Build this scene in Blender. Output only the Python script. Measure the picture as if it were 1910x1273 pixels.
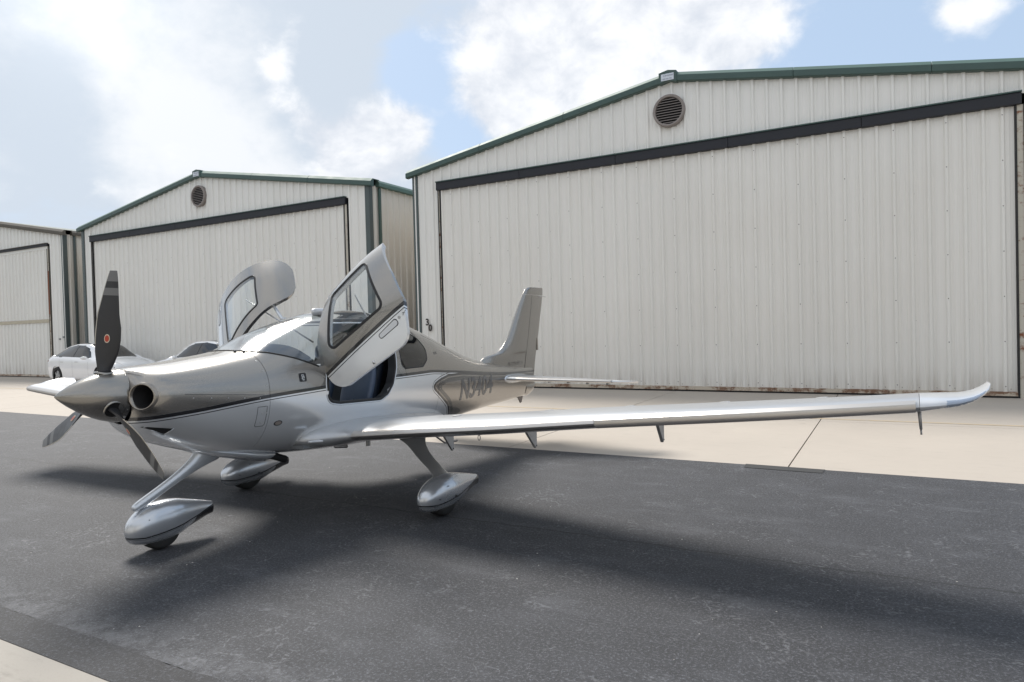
import bpy, bmesh, math, random
import numpy as np
from mathutils import Vector, Matrix, Quaternion
R = math.radians
random.seed(7)
scene = bpy.context.scene
for o in list(bpy.data.objects): bpy.data.objects.remove(o)
COL = scene.collection

# ------------------------------------------------------------------ camera, sky, sun, exposure
cam_d = bpy.data.cameras.new('camera'); cam = bpy.data.objects.new('camera', cam_d); COL.objects.link(cam)
cam_d.sensor_width = 36.0; cam_d.lens = 23.919; cam_d.clip_end = 4000; cam_d.clip_start = .05
Fv = Vector((-0.48587432, 0.87384384, -0.01797473)); Rv = Vector((0.87390958, 0.48536587, -0.02649564)); Uv = Vector((0.01442873, 0.02858184, 0.99948731))
m = Matrix((Rv, Uv, -Fv)).transposed().to_4x4(); m.translation = Vector((0, 0, 1.7901)); cam.matrix_world = m
scene.camera = cam
scene.view_settings.view_transform = 'Standard'; scene.view_settings.look = 'None'
scene.view_settings.exposure = 1.36; scene.view_settings.gamma = 1; scene.view_settings.use_curve_mapping = False

SUN_EL, SUN_AZ = R(49), math.atan2(-.85, .53)      # azimuth measured from +Y towards +X
SUN = Vector((math.sin(SUN_AZ)*math.cos(SUN_EL), math.cos(SUN_AZ)*math.cos(SUN_EL), math.sin(SUN_EL)))
sl = bpy.data.lights.new('sun', 'SUN'); sl.energy = 1.8; sl.angle = R(22); sl.color = (1, .95, .88)
so = bpy.data.objects.new('sun', sl); COL.objects.link(so); so.rotation_euler = SUN.to_track_quat('Z', 'Y').to_euler(); so.location = (0, 0, 40)

class NT:
    """small helper for building node trees"""
    def __init__(s, tree): s.t = tree; s.n = tree.nodes; s.l = tree.links
    def new(s, typ, **k):
        n = s.n.new(typ)
        for a, v in k.items():
            if a == 'ins':
                for i, x in v.items():
                    if isinstance(x, bpy.types.NodeSocket): s.l.new(x, n.inputs[i])
                    else: n.inputs[i].default_value = x
            else: setattr(n, a, v)
        return n
    def math(s, op, a, b=0.0, c=0.0, clamp=False):
        n = s.n.new('ShaderNodeMath'); n.operation = op; n.use_clamp = clamp
        for i, x in enumerate((a, b, c)):
            if isinstance(x, bpy.types.NodeSocket): s.l.new(x, n.inputs[i])
            else: n.inputs[i].default_value = x
        return n.outputs[0]
    def mix(s, f, a, b, typ='RGBA'):
        n = s.n.new('ShaderNodeMix'); n.data_type = typ; n.clamp_factor = True
        ia, ib = (6, 7) if typ == 'RGBA' else (2, 3)
        for i, x in ((0, f), (ia, a), (ib, b)):
            if isinstance(x, bpy.types.NodeSocket): s.l.new(x, n.inputs[i])
            elif typ == 'RGBA' and i: n.inputs[i].default_value = (*x, 1) if len(x) == 3 else x
            else: n.inputs[i].default_value = x
        return n.outputs[2 if typ == 'RGBA' else 0]
    def noise(s, vec, scale, detail=4, rough=.55, dist=0.0):
        n = s.n.new('ShaderNodeTexNoise'); n.inputs['Scale'].default_value = scale; n.inputs['Detail'].default_value = detail
        n.inputs['Roughness'].default_value = rough; n.inputs['Distortion'].default_value = dist; s.l.new(vec, n.inputs['Vector']); return n.outputs[0]
    def step(s, x, lo, hi):
        n = s.n.new('ShaderNodeMapRange'); n.interpolation_type = 'SMOOTHSTEP'
        n.inputs[1].default_value = lo; n.inputs[2].default_value = hi; s.l.new(x, n.inputs[0]); return n.outputs[0]
    def vmul(s, v, k):
        n = s.n.new('ShaderNodeVectorMath'); n.operation = 'MULTIPLY'; s.l.new(v, n.inputs[0]); n.inputs[1].default_value = k; return n.outputs[0]
    def bump(s, h, st, dist=.01, nrm=None):
        n = s.n.new('ShaderNodeBump'); n.inputs['Strength'].default_value = st; n.inputs['Distance'].default_value = dist; s.l.new(h, n.inputs['Height'])
        if nrm: s.l.new(nrm, n.inputs['Normal'])
        return n.outputs[0]

W = bpy.data.worlds.new('World'); scene.world = W; W.use_nodes = True
t = NT(W.node_tree); t.n.clear()
sky = t.new('ShaderNodeTexSky', sky_type='NISHITA'); sky.sun_disc = False; sky.sun_elevation = SUN_EL; sky.sun_rotation = SUN_AZ
sky.air_density = 1.0; sky.dust_density = 1.5; sky.ozone_density = 1.0
tc = t.new('ShaderNodeTexCoord').outputs['Generated']
nrm = t.new('ShaderNodeVectorMath', operation='NORMALIZE', ins={0: tc}).outputs[0]
sep = t.new('ShaderNodeSeparateXYZ', ins={0: nrm})
zc = t.math('MAXIMUM', sep.outputs[2], 0.0)
den = t.math('ADD', zc, .22)
proj_ = t.new('ShaderNodeCombineXYZ', ins={0: t.math('DIVIDE', sep.outputs[0], den), 1: t.math('DIVIDE', sep.outputs[1], den), 2: 0.0}).outputs[0]
n_big = t.noise(proj_, 1.5, 6, .52, .3)
n_mid = t.noise(t.vmul(nrm, (1, 1, 1.5)), 5.2, 9, .56, .25)
n_fine = t.noise(t.vmul(nrm, (1, 1, 1.3)), 12, 8, .6, .2)
def blob(c, rad, soft=1.0):
    v = Vector(c).normalized()
    d = t.new('ShaderNodeVectorMath', operation='DISTANCE', ins={0: nrm}); d.inputs[1].default_value = v
    q = t.math('DIVIDE', d.outputs['Value'], rad)
    return t.math('POWER', 2.718, t.math('MULTIPLY', t.math('MULTIPLY', q, q), -1.0))
def addall(l):
    s = l[0]
    for x in l[1:]: s = t.math('ADD', s, x)
    return s
# thin veil of cloud (grey-blue to white)
def B(k, *c): return t.math('MULTIPLY', blob(c[:3], c[3]), k)
veil = addall([t.math('MULTIPLY', n_big, 1.15), t.math('MULTIPLY', n_mid, .85), t.math('MULTIPLY_ADD', n_fine, .7, -.28),
    B(.30, -.82, .46, .36, .13), B(.28, -.80, .55, .20, .12), B(.25, -.70, .62, .25, .06),
    B(-.42, -.622, .684, .36, .11), B(-.30, -.66, .70, .29, .06), B(-.38, -.86, .45, .235, .085), B(-.2, -.87, .41, .40, .08)])
back = t.step(t.math('MULTIPLY', sep.outputs[1], -1.0), -.25, .6)  # whiter cloud added behind the camera, out of view, to brighten the hangar fronts
veil = t.math('MULTIPLY_ADD', back, .45, veil)
veil_w = t.step(veil, .92, 1.50)
veil_c = t.mix(veil_w, (.54, .605, .69), (.76, .785, .82))
# gaps of blue
gap = addall([t.math('MULTIPLY', n_mid, 1.1), t.math('MULTIPLY', n_big, .45),
    B(-.30, -.58, .74, .341, .055), B(-.34, -.525, .80, .275, .06), B(-.25, -.55, .76, .39, .05),
    B(-.55, .02, .92, .38, .26), B(-.3, .45, .85, .3, .35), B(-.14, -.90, .38, .14, .12),
    B(.40, -.80, .5, .34, .33)])
gap_w = t.step(gap, .54, .84)
blue = t.mix(.75, t.new('ShaderNodeVectorMath', operation='SCALE', ins={0: sky.outputs[0], 'Scale': .10}).outputs[0], (.47, .60, .78))
c1 = t.mix(gap_w, blue, veil_c)
# bright cumulus heads
cum = addall([t.math('MULTIPLY', n_fine, .95), t.math('MULTIPLY', n_mid, .75), t.math('MULTIPLY', n_big, .3),
    B(.62, -.617, .737, .268, .055), B(.50, -.66, .714, .235, .05), B(.45, -.575, .768, .285, .035), B(.35, -.62, .755, .225, .06),
    B(.34, -.697, .63, .345, .022), B(.32, -.695, .65, .305, .024), B(.28, -.68, .68, .28, .03), B(.30, -.855, .485, .18, .035), B(.28, -.80, .56, .20, .05),
    B(.60, -.413, .831, .372, .10), B(.60, -.32, .865, .38, .11), B(.62, -.217, .90, .385, .10), B(.42, -.15, .915, .375, .06), B(.42, -.488, .811, .322, .05),
    B(.40, -.455, .843, .288, .045), B(.45, -.33, .88, .33, .08), B(.52, .085, .93, .358, .045), B(.3, .05, .90, .43, .06), B(.3, -.45, .78, .43, .08)])
cum_w = t.step(cum, 1.20, 1.62)
cum_shade = t.step(t.math('ADD', t.math('MULTIPLY', n_big, .5), t.math('MULTIPLY', n_fine, 1.1)), .55, 1.0)
cum_c = t.mix(cum_shade, (.60, .64, .71), (.87, .88, .90))
c2 = t.mix(cum_w, c1, cum_c)
# light round the veiled sun
sd = t.new('ShaderNodeVectorMath', operation='DOT_PRODUCT', ins={0: nrm}); sd.inputs[1].default_value = Vector((-.82, .45, .42)).normalized()
gl = t.math('POWER', t.math('MAXIMUM', sd.outputs['Value'], 0.0), 40.0)
gl2 = t.math('POWER', t.math('MAXIMUM', sd.outputs['Value'], 0.0), 300.0)
glow = t.math('ADD', t.math('MULTIPLY', gl, .04), t.math('MULTIPLY', gl2, .16))
c3 = t.new('ShaderNodeVectorMath', operation='ADD', ins={0: c2, 1: t.new('ShaderNodeCombineXYZ', ins={0: glow, 1: glow, 2: t.math('MULTIPLY', glow, .97)}).outputs[0]}).outputs[0]
bg = t.new('ShaderNodeBackground', ins={'Color': c3, 'Strength': .475})
out = t.new('ShaderNodeOutputWorld', ins={0: bg.outputs[0]})

# ------------------------------------------------------------------ materials
def mat(name):
    m = bpy.data.materials.new(name); m.use_nodes = True
    t = NT(m.node_tree); b = m.node_tree.nodes['Principled BSDF']
    return m, t, b
def simple(name, col, rough=.5, metal=0.0, coat=0.0, var=.0, vscale=8, bump=0.0, bscale=60, spec=None, emit=None):
    m, t, b = mat(name)
    b.inputs['Base Color'].default_value = (*col, 1); b.inputs['Roughness'].default_value = rough; b.inputs['Metallic'].default_value = metal
    b.inputs['Coat Weight'].default_value = coat; b.inputs['Coat Roughness'].default_value = .06
    if spec is not None: b.inputs['Specular IOR Level'].default_value = spec
    co = t.new('ShaderNodeTexCoord').outputs['Object']
    if var:
        n = t.noise(co, vscale, 6)
        c = t.mix(n, tuple(x*(1-var) for x in col), tuple(min(1, x*(1+var)) for x in col)); t.l.new(c, b.inputs['Base Color'])
        t.l.new(t.math('MULTIPLY_ADD', n, .25, rough-.12), b.inputs['Roughness'])
    if bump: t.l.new(t.bump(t.noise(co, bscale, 4), bump, .003), b.inputs['Normal'])
    return m

M = {}
# aircraft paint: a taupe upper coat over a silver lower coat, parted by black pinstripes whose
# distance field is stored on the mesh (flat print only)
def paint():
    m, t, b = mat('aircraft_paint')
    d1 = t.new('ShaderNodeAttribute', attribute_name='stripe').outputs['Fac']
    d2 = t.new('ShaderNodeAttribute', attribute_name='chevron').outputs['Fac']
    silver, taupe, black, pin = (.72, .74, .765), (.31, .292, .268), (.012, .012, .014), (.045, .045, .05)
    def band(d, a, bb, e=.0015):
        return t.math('MULTIPLY', t.step(d, a-e, a+e), t.math('SUBTRACT', 1.0, t.step(d, bb-e, bb+e)))
    up = t.step(d1, -.001, .001)
    inside = t.math('SUBTRACT', 1.0, t.step(d2, -.001, .001))
    c = t.mix(t.math('MAXIMUM', up, inside), silver, taupe)
    lines = t.math('MAXIMUM', band(d1, -.032, .0), band(d1, -.053, -.045))
    c = t.mix(t.math('MULTIPLY', lines, t.math('SUBTRACT', 1.0, t.math('MULTIPLY', inside, 0.35))), c, black)
    low = t.math('SUBTRACT', 1.0, up)
    ch = t.math('MAXIMUM', t.math('MULTIPLY', band(d2, -.095, -.042), .65), t.math('MAXIMUM', band(d2, -.028, .0), band(d2, .016, .024)))
    c = t.mix(t.math('MULTIPLY', ch, low), c, black)
    c = t.mix(t.math('MULTIPLY', band(d2, -.066, -.061), low), c, black)
    t.l.new(c, b.inputs['Base Color'])
    anyb = t.math('MAXIMUM', lines, t.math('MULTIPLY', ch, low))
    anyu = t.math('MAXIMUM', up, inside)
    t.l.new(t.math('MULTIPLY', t.math('MULTIPLY_ADD', anyu, .36, .48), t.math('SUBTRACT', 1.0, anyb)), b.inputs['Metallic'])
    co = t.new('ShaderNodeTexCoord').outputs['Object']
    n = t.noise(co, 3, 5)
    fl = t.noise(co, 900, 2)
    t.l.new(t.math('ADD', t.math('MULTIPLY_ADD', n, .06, .17), t.math('MULTIPLY', fl, .06)), b.inputs['Roughness'])
    b.inputs['Coat Weight'].default_value = .8; b.inputs['Coat Roughness'].default_value = .03
    t.l.new(t.bump(t.noise(co, 1.6, 2), .05, .02), b.inputs['Coat Normal'])
    return m
M['paint'] = paint()
M['silver'] = simple('silver_paint', (.61, .64, .68), .25, .5, .8)
M['wing_paint'] = simple('silver_white_wing_paint', (.46, .47, .485), .33, .5, .4)
M['white_paint'] = simple('pearl_white_paint', (.62, .635, .66), .28, .25, .7)
M['strut'] = simple('gear_leg_paint', (.52, .515, .50), .26, .6, .7)
M['taupe'] = simple('taupe_metal_paint', (.275, .25, .22), .24, .85, .7)
M['spinner'] = simple('spinner_metal_paint', (.30, .285, .262), .25, .9, .4)
M['tks'] = simple('porous_leading_edge_metal', (.58, .55, .52), .32, .95, 0)
M['blade'] = simple('matt_black_blade', (.022, .022, .024), .42, 0, 0, .15, 20)
M['blade_grey'] = simple('blade_tip_grey', (.14, .14, .14), .45)
M['blade_edge'] = simple('nickel_edge', (.42, .39, .34), .4, .9)
M['rubber'] = simple('black_rubber', (.012, .012, .013), .55, 0, 0, .3, 15)
M['tyre'] = simple('tyre_rubber', (.018, .018, .018), .8, 0, 0, .3, 30, .4, 90)
M['dark'] = simple('dark_recess', (.006, .006, .007), .7)
M['chrome'] = simple('bare_metal', (.62, .62, .62), .25, 1)
M['lining'] = simple('cabin_lining', (.16, .17, .18), .7, 0, 0, .15, 20)
M['leather'] = simple('blue_grey_leather', (.060, .085, .135), .42, 0, 0, .2, 12, .3, 120)
M['leather_light'] = simple('light_grey_leather', (.30, .33, .38), .45, 0, 0, .1, 12, .3, 120)
M['panel_black'] = simple('instrument_panel_black', (.02, .022, .026), .5, 0, 0, .2, 30)
M['red'] = simple('red_emblem', (.42, .045, .02), .4)
M['cream_rim'] = simple('cream_emblem_rim', (.65, .55, .42), .4)
M['text_grey'] = simple('registration_grey', (.11, .113, .12), .35, .4, .5)
M['text_faint'] = simple('faint_lettering', (.17, .16, .14), .4, .5)
M['bracket'] = simple('bracket_silver', (.42, .42, .42), .45, .6, 0, .12, 20)
def glass(name, tint, tr=.9, rough=0.0, ior=1.45, k=1.3):
    m, t, b = mat(name); t.n.remove(b)
    g = t.new('ShaderNodeBsdfGlossy', ins={'Roughness': rough + .002, 'Color': (1, 1, 1, 1)})
    tp = t.new('ShaderNodeBsdfTransparent', ins={'Color': (*tint, 1)})
    gm = t.new('ShaderNodeNewGeometry')
    dt = t.new('ShaderNodeVectorMath', operation='DOT_PRODUCT', ins={0: gm.outputs['Normal'], 1: gm.outputs['Incoming']})
    cs = t.math('SUBTRACT', 1.0, t.math('ABSOLUTE', dt.outputs['Value'], 0.0), 0.0, True)
    f0 = ((ior-1)/(ior+1))**2*k     # both faces of the pane
    f = t.math('MULTIPLY_ADD', t.math('POWER', cs, 4.2), 1-f0, f0, True)
    mx = t.new('ShaderNodeMixShader', ins={0: f, 1: tp.outputs[0], 2: g.outputs[0]})
    t.l.new(mx.outputs[0], t.n['Material Output'].inputs[0]); return m
M['windshield'] = glass('windshield_glass', (.66, .72, .74), rough=.12, ior=1.7, k=2.4)
M['door_glass'] = glass('door_window_glass', (.93, .95, .955), ior=1.45, k=1.0)
M['tint_glass'] = glass('smoked_glass', (.16, .155, .15), ior=1.6, k=1.3)
M['car_glass'] = glass('car_window_glass', (.03, .05, .08), ior=1.6, k=1.2)
M['lens'] = glass('navigation_light_lens', (.72, .76, .82), ior=1.45)

def siding(name, base, grime):
    m, t, b = mat(name)
    co = t.new('ShaderNodeTexCoord').outputs['Object']
    geo = t.new('ShaderNodeNewGeometry').outputs['Position']
    s1 = t.noise(t.vmul(geo, (9, 9, .35)), 1.0, 5, .6)
    s2 = t.noise(t.vmul(geo, (.35, .35, .25)), 1.0, 4, .6)
    s3 = t.noise(t.vmul(geo, (2, 2, 1)), 5.0, 6, .7)
    c = t.mix(t.step(s1, .35, .75), base, tuple(x*.97 for x in base))
    c = t.mix(t.math('MULTIPLY', t.step(s2, .40, .70), .35), c, grime)
    c = t.mix(t.math('MULTIPLY', t.step(s3, .66, .78), .18), c, tuple(x*.6 for x in grime))
    rnd = t.new('ShaderNodeObjectInfo').outputs['Random']
    c = t.mix(t.math('MULTIPLY', rnd, .10), c, tuple(x*.72 for x in base))
    sz = t.new('ShaderNodeSeparateXYZ', ins={0: geo}).outputs[2]
    dirt = t.math('MULTIPLY', t.math('SUBTRACT', 1.0, t.step(sz, .1, .8)), t.step(s1, .3, .8))
    c = t.mix(t.math('MULTIPLY', dirt, .45), c, (.30, .25, .20))
    t.l.new(c, b.inputs['Base Color']); b.inputs['Roughness'].default_value = .45
    t.l.new(t.bump(t.noise(t.vmul(geo, (1, 1, .3)), 1.5, 2), .12, .02), b.inputs['Normal'])
    return m
M['siding'] = siding('cream_metal_siding', (.80, .79, .757), (.73, .71, .66))
M['siding_door'] = siding('cream_metal_door_siding', (.79, .775, .735), (.72, .69, .635))
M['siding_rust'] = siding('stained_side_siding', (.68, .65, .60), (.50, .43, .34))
def rusty(name, base, rust, amt):
    m, t, b = mat(name); geo = t.new('ShaderNodeNewGeometry').outputs['Position']
    n = t.noise(t.vmul(geo, (1, 1, 1.5)), 3.5, 8, .68); n2 = t.noise(geo, 22, 5, .7)
    f = t.step(t.math('ADD', n, t.math('MULTIPLY', n2, .25)), .62-amt, .78-amt)
    c = t.mix(f, base, t.mix(n2, rust, tuple(x*.45 for x in rust)))
    t.l.new(c, b.inputs['Base Color']); b.inputs['Roughness'].default_value = .75; return m
M['rust_rail'] = rusty('rusty_bottom_rail', (.50, .44, .36), (.28, .16, .10), .05)
M['jamb'] = rusty('cream_jamb_with_rust', (.52, .49, .42), (.30, .11, .05), -.02)
M['green'] = simple('green_trim_metal', (.045, .085, .075), .42, 0, .0, .2, 2)
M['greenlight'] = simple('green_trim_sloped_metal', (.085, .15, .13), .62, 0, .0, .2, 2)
M['grey_trim'] = simple('grey_green_corner_trim', (.070, .090, .090), .5, 0, 0, .2, 2)
M['brown_trim'] = simple('faded_brown_trim', (.11, .098, .082), .8, 0, 0, .25, 2)
M['header'] = simple('navy_black_header_rubber', (.013, .0145, .021), .6, 0, 0, .5, 3)
M['vent'] = simple('grey_vent_metal', (.24, .21, .195), .55, 0, 0, .2, 6)
M['roof'] = simple('roof_sheet', (.16, .19, .18), .8, 0, 0, .15, 2)
M['sign'] = simple('white_sign_plate', (.62, .67, .73), .4)
M['sign_text'] = simple('sign_lettering_grey', (.24, .26, .33), .5)
M['num'] = simple('dark_brown_number', (.022, .014, .012), .5)
M['box_grey'] = simple('grey_utility_box', (.22, .23, .23), .5, .2, 0, .2, 10)
M['carwhite'] = simple('white_car_paint', (.78, .79, .81), .25, 0, 1)
M['screw'] = simple('screw_head', (.16, .15, .14), .5, .5)

def asphalt(name, base, fresh=False):
    m, t, b = mat(name); geo = t.new('ShaderNodeNewGeometry').outputs['Position']
    ag = t.noise(geo, 55, 4, .75); ag2 = t.noise(geo, 130, 3, .7)
    big = t.noise(geo, .35, 5, .6); mid = t.noise(geo, 2.2, 6, .65)
    c = t.mix(big, tuple(x*.78 for x in base), tuple(x*1.22 for x in base))
    co_ = t.noise(geo, 26, 5, .8)
    c = t.mix(t.step(co_, .36, .64), tuple(x*.62 for x in base), c)
    c = t.mix(t.math('MULTIPLY', t.step(mid, .42, .7), .45), c, tuple(x*1.55 for x in base))
    c = t.mix(t.math('MULTIPLY', t.step(ag, .50, .62), .85), c, tuple(x*3.2 for x in base))
    c = t.mix(t.math('MULTIPLY', t.step(ag, .30, .45), .0), c, base)
    c = t.mix(t.math('MULTIPLY', t.math('SUBTRACT', 1.0, t.step(ag2, .36, .50)), .8), c, tuple(x*.25 for x in base))
    if not fresh:
        # pale squiggly scuffs worn into the sealcoat
        w = t.new('ShaderNodeVectorMath', operation='ADD', ins={0: geo, 1: t.vmul(t.new('ShaderNodeTexNoise', ins={'Vector': geo, 'Scale': 3.2, 'Detail': 3.0}).outputs[1], (.55, .55, 0))}).outputs[0]
        v = t.new('ShaderNodeTexVoronoi', feature='DISTANCE_TO_EDGE', ins={'Vector': w, 'Scale': 5.2}).outputs[0]
        msk = t.step(t.noise(geo, 1.3, 5, .7), .42, .60)
        ln = t.math('MULTIPLY', t.math('SUBTRACT', 1.0, t.step(v, .0, .05)), t.math('MULTIPLY', msk, t.step(t.noise(geo, 26, 3), .42, .6)))
        c = t.mix(t.math('MULTIPLY', ln, .42), c, (.22, .225, .24))
        haz = t.math('MULTIPLY', t.step(t.noise(t.vmul(geo, (.6, 1.6, 1)), 1.3, 8, .75), .50, .74), .38)
        c = t.mix(haz, c, (.13, .135, .15))
        sp = t.step(t.noise(geo, 38, 1, .4), .84, .87)
        c = t.mix(sp, c, (.5, .5, .5))
        # one long paving joint and a few cracks
        px = t.new('ShaderNodeSeparateXYZ', ins={0: geo})
        wob = t.math('MULTIPLY', t.math('SUBTRACT', t.noise(geo, 2.5, 6, .7), .5), .16)
        jd = t.math('ABSOLUTE', t.math('SUBTRACT', t.math('ADD', px.outputs[1], wob), 5.37))
        jl = t.math('SUBTRACT', 1.0, t.step(jd, .004, .014))
        c = t.mix(t.math('MULTIPLY', jl, .85), c, (.012, .012, .012))
        # paler, dusty margin along the fresh strip
        ed = t.math('MULTIPLY', t.math('SUBTRACT', 1.0, t.step(px.outputs[1], 2.3, 2.75)), t.step(t.noise(geo, 7, 5, .7), .40, .62))
        c = t.mix(t.math('MULTIPLY', ed, .38), c, (.17, .175, .19))
    t.l.new(c, b.inputs['Base Color'])
    t.l.new(t.math('MULTIPLY_ADD', ag, .2, .62), b.inputs['Roughness'])
    b.inputs['Specular IOR Level'].default_value = .45
    t.l.new(t.bump(t.math('ADD', ag, t.math('MULTIPLY', ag2, .6)), .9, .006), b.inputs['Normal'])
    return m
M['asphalt'] = asphalt('worn_asphalt', (.036, .0375, .043))
M['asphalt_new'] = asphalt('fresh_sealed_asphalt', (.026, .027, .031), True)
def concrete(name, base, dirty=0.3):
    m, t, b = mat(name); geo = t.new('ShaderNodeNewGeometry').outputs['Position']
    n1 = t.noise(geo, .7, 6, .6); n2 = t.noise(t.vmul(geo, (1, 3, 1)), 3.0, 6, .65); n3 = t.noise(geo, 120, 3)
    c = t.mix(n1, tuple(x*.90 for x in base), tuple(x*1.08 for x in base))
    c = t.mix(t.math('MULTIPLY', t.step(n2, .50, .75), dirty), c, tuple(x*.66 for x in base))
    st = t.step(t.noise(t.vmul(geo, (1, 1.4, 1)), 1.7, 3, .5), .70, .78)
    c = t.mix(t.math('MULTIPLY', st, .35), c, tuple(x*.55 for x in base))
    rnd = t.new('ShaderNodeObjectInfo').outputs['Random']
    c = t.mix(t.math('MULTIPLY', rnd, .14), c, tuple(x*.8 for x in base))
    c = t.mix(t.math('MULTIPLY', t.step(n3, .55, .7), .25), c, tuple(x*.7 for x in base))
    t.l.new(c, b.inputs['Base Color']); b.inputs['Roughness'].default_value = .8
    t.l.new(t.bump(n3, .3, .003), b.inputs['Normal']); return m
M['concrete'] = concrete('pale_concrete', (.42, .375, .325), .22)
M['concrete_near'] = concrete('stained_concrete_kerb', (.335, .31, .275), .8)
M['joint'] = simple('joint_filler', (.05, .042, .035), .9)
M['grass'] = simple('rough_grass', (.06, .09, .03), .9, 0, 0, .4, 3)
def worn(name, col, amt):
    m, t, b = mat(name); geo = t.new('ShaderNodeNewGeometry').outputs['Position']
    n = t.noise(geo, 9, 6, .7); f = t.step(n, amt-.08, amt+.08)
    c = t.mix(t.math('MULTIPLY', f, .55), (.44, .40, .35), col); t.l.new(c, b.inputs['Base Color']); b.inputs['Roughness'].default_value = .8; return m
M['yellow'] = worn('faded_yellow_line', (.50, .36, .17), .42)

# ------------------------------------------------------------------ mesh helpers
def link(o, parent=None):
    COL.objects.link(o)
    if parent: o.parent = parent
    return o
def mesh(name, vs, fs, material, parent=None, smooth=False, recalc=True, mi=None, auto=None):
    me = bpy.data.meshes.new(name); me.from_pydata([tuple(v) for v in vs], [], fs)
    ms = material if isinstance(material, list) else [material]
    for x in ms: me.materials.append(x)
    if mi is not None:
        for p, k in zip(me.polygons, mi): p.material_index = k
    if recalc:
        bm = bmesh.new(); bm.from_mesh(me); bmesh.ops.recalc_face_normals(bm, faces=bm.faces[:]); bm.to_mesh(me); bm.free()
    if smooth:
        me.polygons.foreach_set('use_smooth', [True]*len(me.polygons))
        if auto:
            bm = bmesh.new(); bm.from_mesh(me)
            for e in bm.edges:
                if len(e.link_faces) == 2 and e.calc_face_angle(0) > R(auto): e.smooth = False
            bm.to_mesh(me); bm.free()
    me.update()
    return link(bpy.data.objects.new(name, me), parent)
def empty(name, loc=(0, 0, 0), rz=0.0, **k):
    o = bpy.data.objects.new(name, None); link(o); o.location = loc; o.rotation_euler = (0, 0, rz); o.empty_display_size = .3
    for a, v in k.items(): o[a] = v
    return o
def tag(o, **k):
    for a, v in k.items(): o[a] = v
    return o
class G:
    """collects vertices and faces for one mesh"""
    def __init__(s): s.v = []; s.f = []; s.m = []
    def add(s, vs, fs, mi=0):
        k = len(s.v); s.v += [tuple(v) for v in vs]; s.f += [tuple(i+k for i in f) for f in fs]; s.m += [mi]*len(fs); return s
    def box(s, x0, x1, y0, y1, z0, z1, mi=0):
        return s.add([(x0,y0,z0),(x1,y0,z0),(x1,y1,z0),(x0,y1,z0),(x0,y0,z1),(x1,y0,z1),(x1,y1,z1),(x0,y1,z1)],
            [(0,3,2,1),(4,5,6,7),(0,1,5,4),(1,2,6,5),(2,3,7,6),(3,0,4,7)], mi)
    def loft(s, rings, closed=True, caps=True, mi=0):
        n = len(rings[0]); k = len(s.v); fs = []
        for i in range(len(rings)-1):
            for j in range(n if closed else n-1):
                a = i*n+j; b = i*n+(j+1) % n
                fs.append((a, b, b+n, a+n))
        if caps and closed: fs += [tuple(range(n))[::-1], tuple(range((len(rings)-1)*n, len(rings)*n))]
        return s.add([p for r in rings for p in r], fs, mi)
    def tube(s, pts, rad, n=10, mi=0, flat=1.0):
        pts = [Vector(p) for p in pts]; rings = []
        rr = rad if isinstance(rad, (list, tuple)) else [rad]*len(pts)
        up = Vector((0, 0, 1))
        for i, p in enumerate(pts):
            d = (pts[min(i+1, len(pts)-1)]-pts[max(i-1, 0)]).normalized()
            u = d.cross(up); u = d.cross(Vector((1, 0, 0))) if u.length < 1e-3 else u
            u.normalize(); w = d.cross(u).normalized()
            rings.append([p+u*math.cos(a)*rr[i]+w*math.sin(a)*rr[i]*flat for a in [2*math.pi*k/n for k in range(n)]])
        return s.loft(rings, mi=mi)
    def build(s, name, material, parent=None, smooth=False, auto=None):
        return mesh(name, s.v, s.f, material, parent, smooth, True, s.m if isinstance(material, list) else None, auto)
def bevel(o, w=.01, seg=2, ang=40):
    b = o.modifiers.new('bevel', 'BEVEL'); b.width = w; b.segments = seg; b.limit_method = 'ANGLE'; b.angle_limit = R(ang); return o
def solid(o, th, offset=-1, mo=None):
    b = o.modifiers.new('solid', 'SOLIDIFY'); b.thickness = th; b.offset = offset
    if mo is not None: b.material_offset = mo; b.material_offset_rim = 0; e = o.modifiers.new('split', 'EDGE_SPLIT'); e.split_angle = R(42)
    return o
def text_mesh(body, size, depth, font_scale=(1, 1), shear=0.0, bold=0.0):
    c = bpy.data.curves.new('t', 'FONT'); c.body = body; c.size = size; c.extrude = depth/2; c.align_x = 'LEFT'; c.shear = shear; c.offset = bold; c.resolution_u = 3
    o = bpy.data.objects.new('t', c); COL.objects.link(o)
    dg = bpy.context.evaluated_depsgraph_get(); me = bpy.data.meshes.new_from_object(o.evaluated_get(dg))
    vs = [(v.co.x*font_scale[0], v.co.y*font_scale[1], v.co.z) for v in me.vertices]; fs = [tuple(p.vertices) for p in me.polygons]
    bpy.data.objects.remove(o); bpy.data.curves.remove(c); bpy.data.meshes.remove(me)
    return vs, fs

# ------------------------------------------------------------------ ground
YF = 18.14                       # line of the hangar fronts
def sheet(name, x0, x1, y0, y1, z, m, kind='structure', parent=None):
    o = mesh(name, [(x0,y0,z),(x1,y0,z),(x1,y1,z),(x0,y1,z)], [(0,1,2,3)], m, parent, recalc=False)
    if kind: o['kind'] = kind
    return o
sheet('ground', -1500, 1500, -1500, 1500, -.16, M['grass'])
sheet('taxi_lane', -160, 120, 2.30, 8.9, 0, M['asphalt'])
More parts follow.
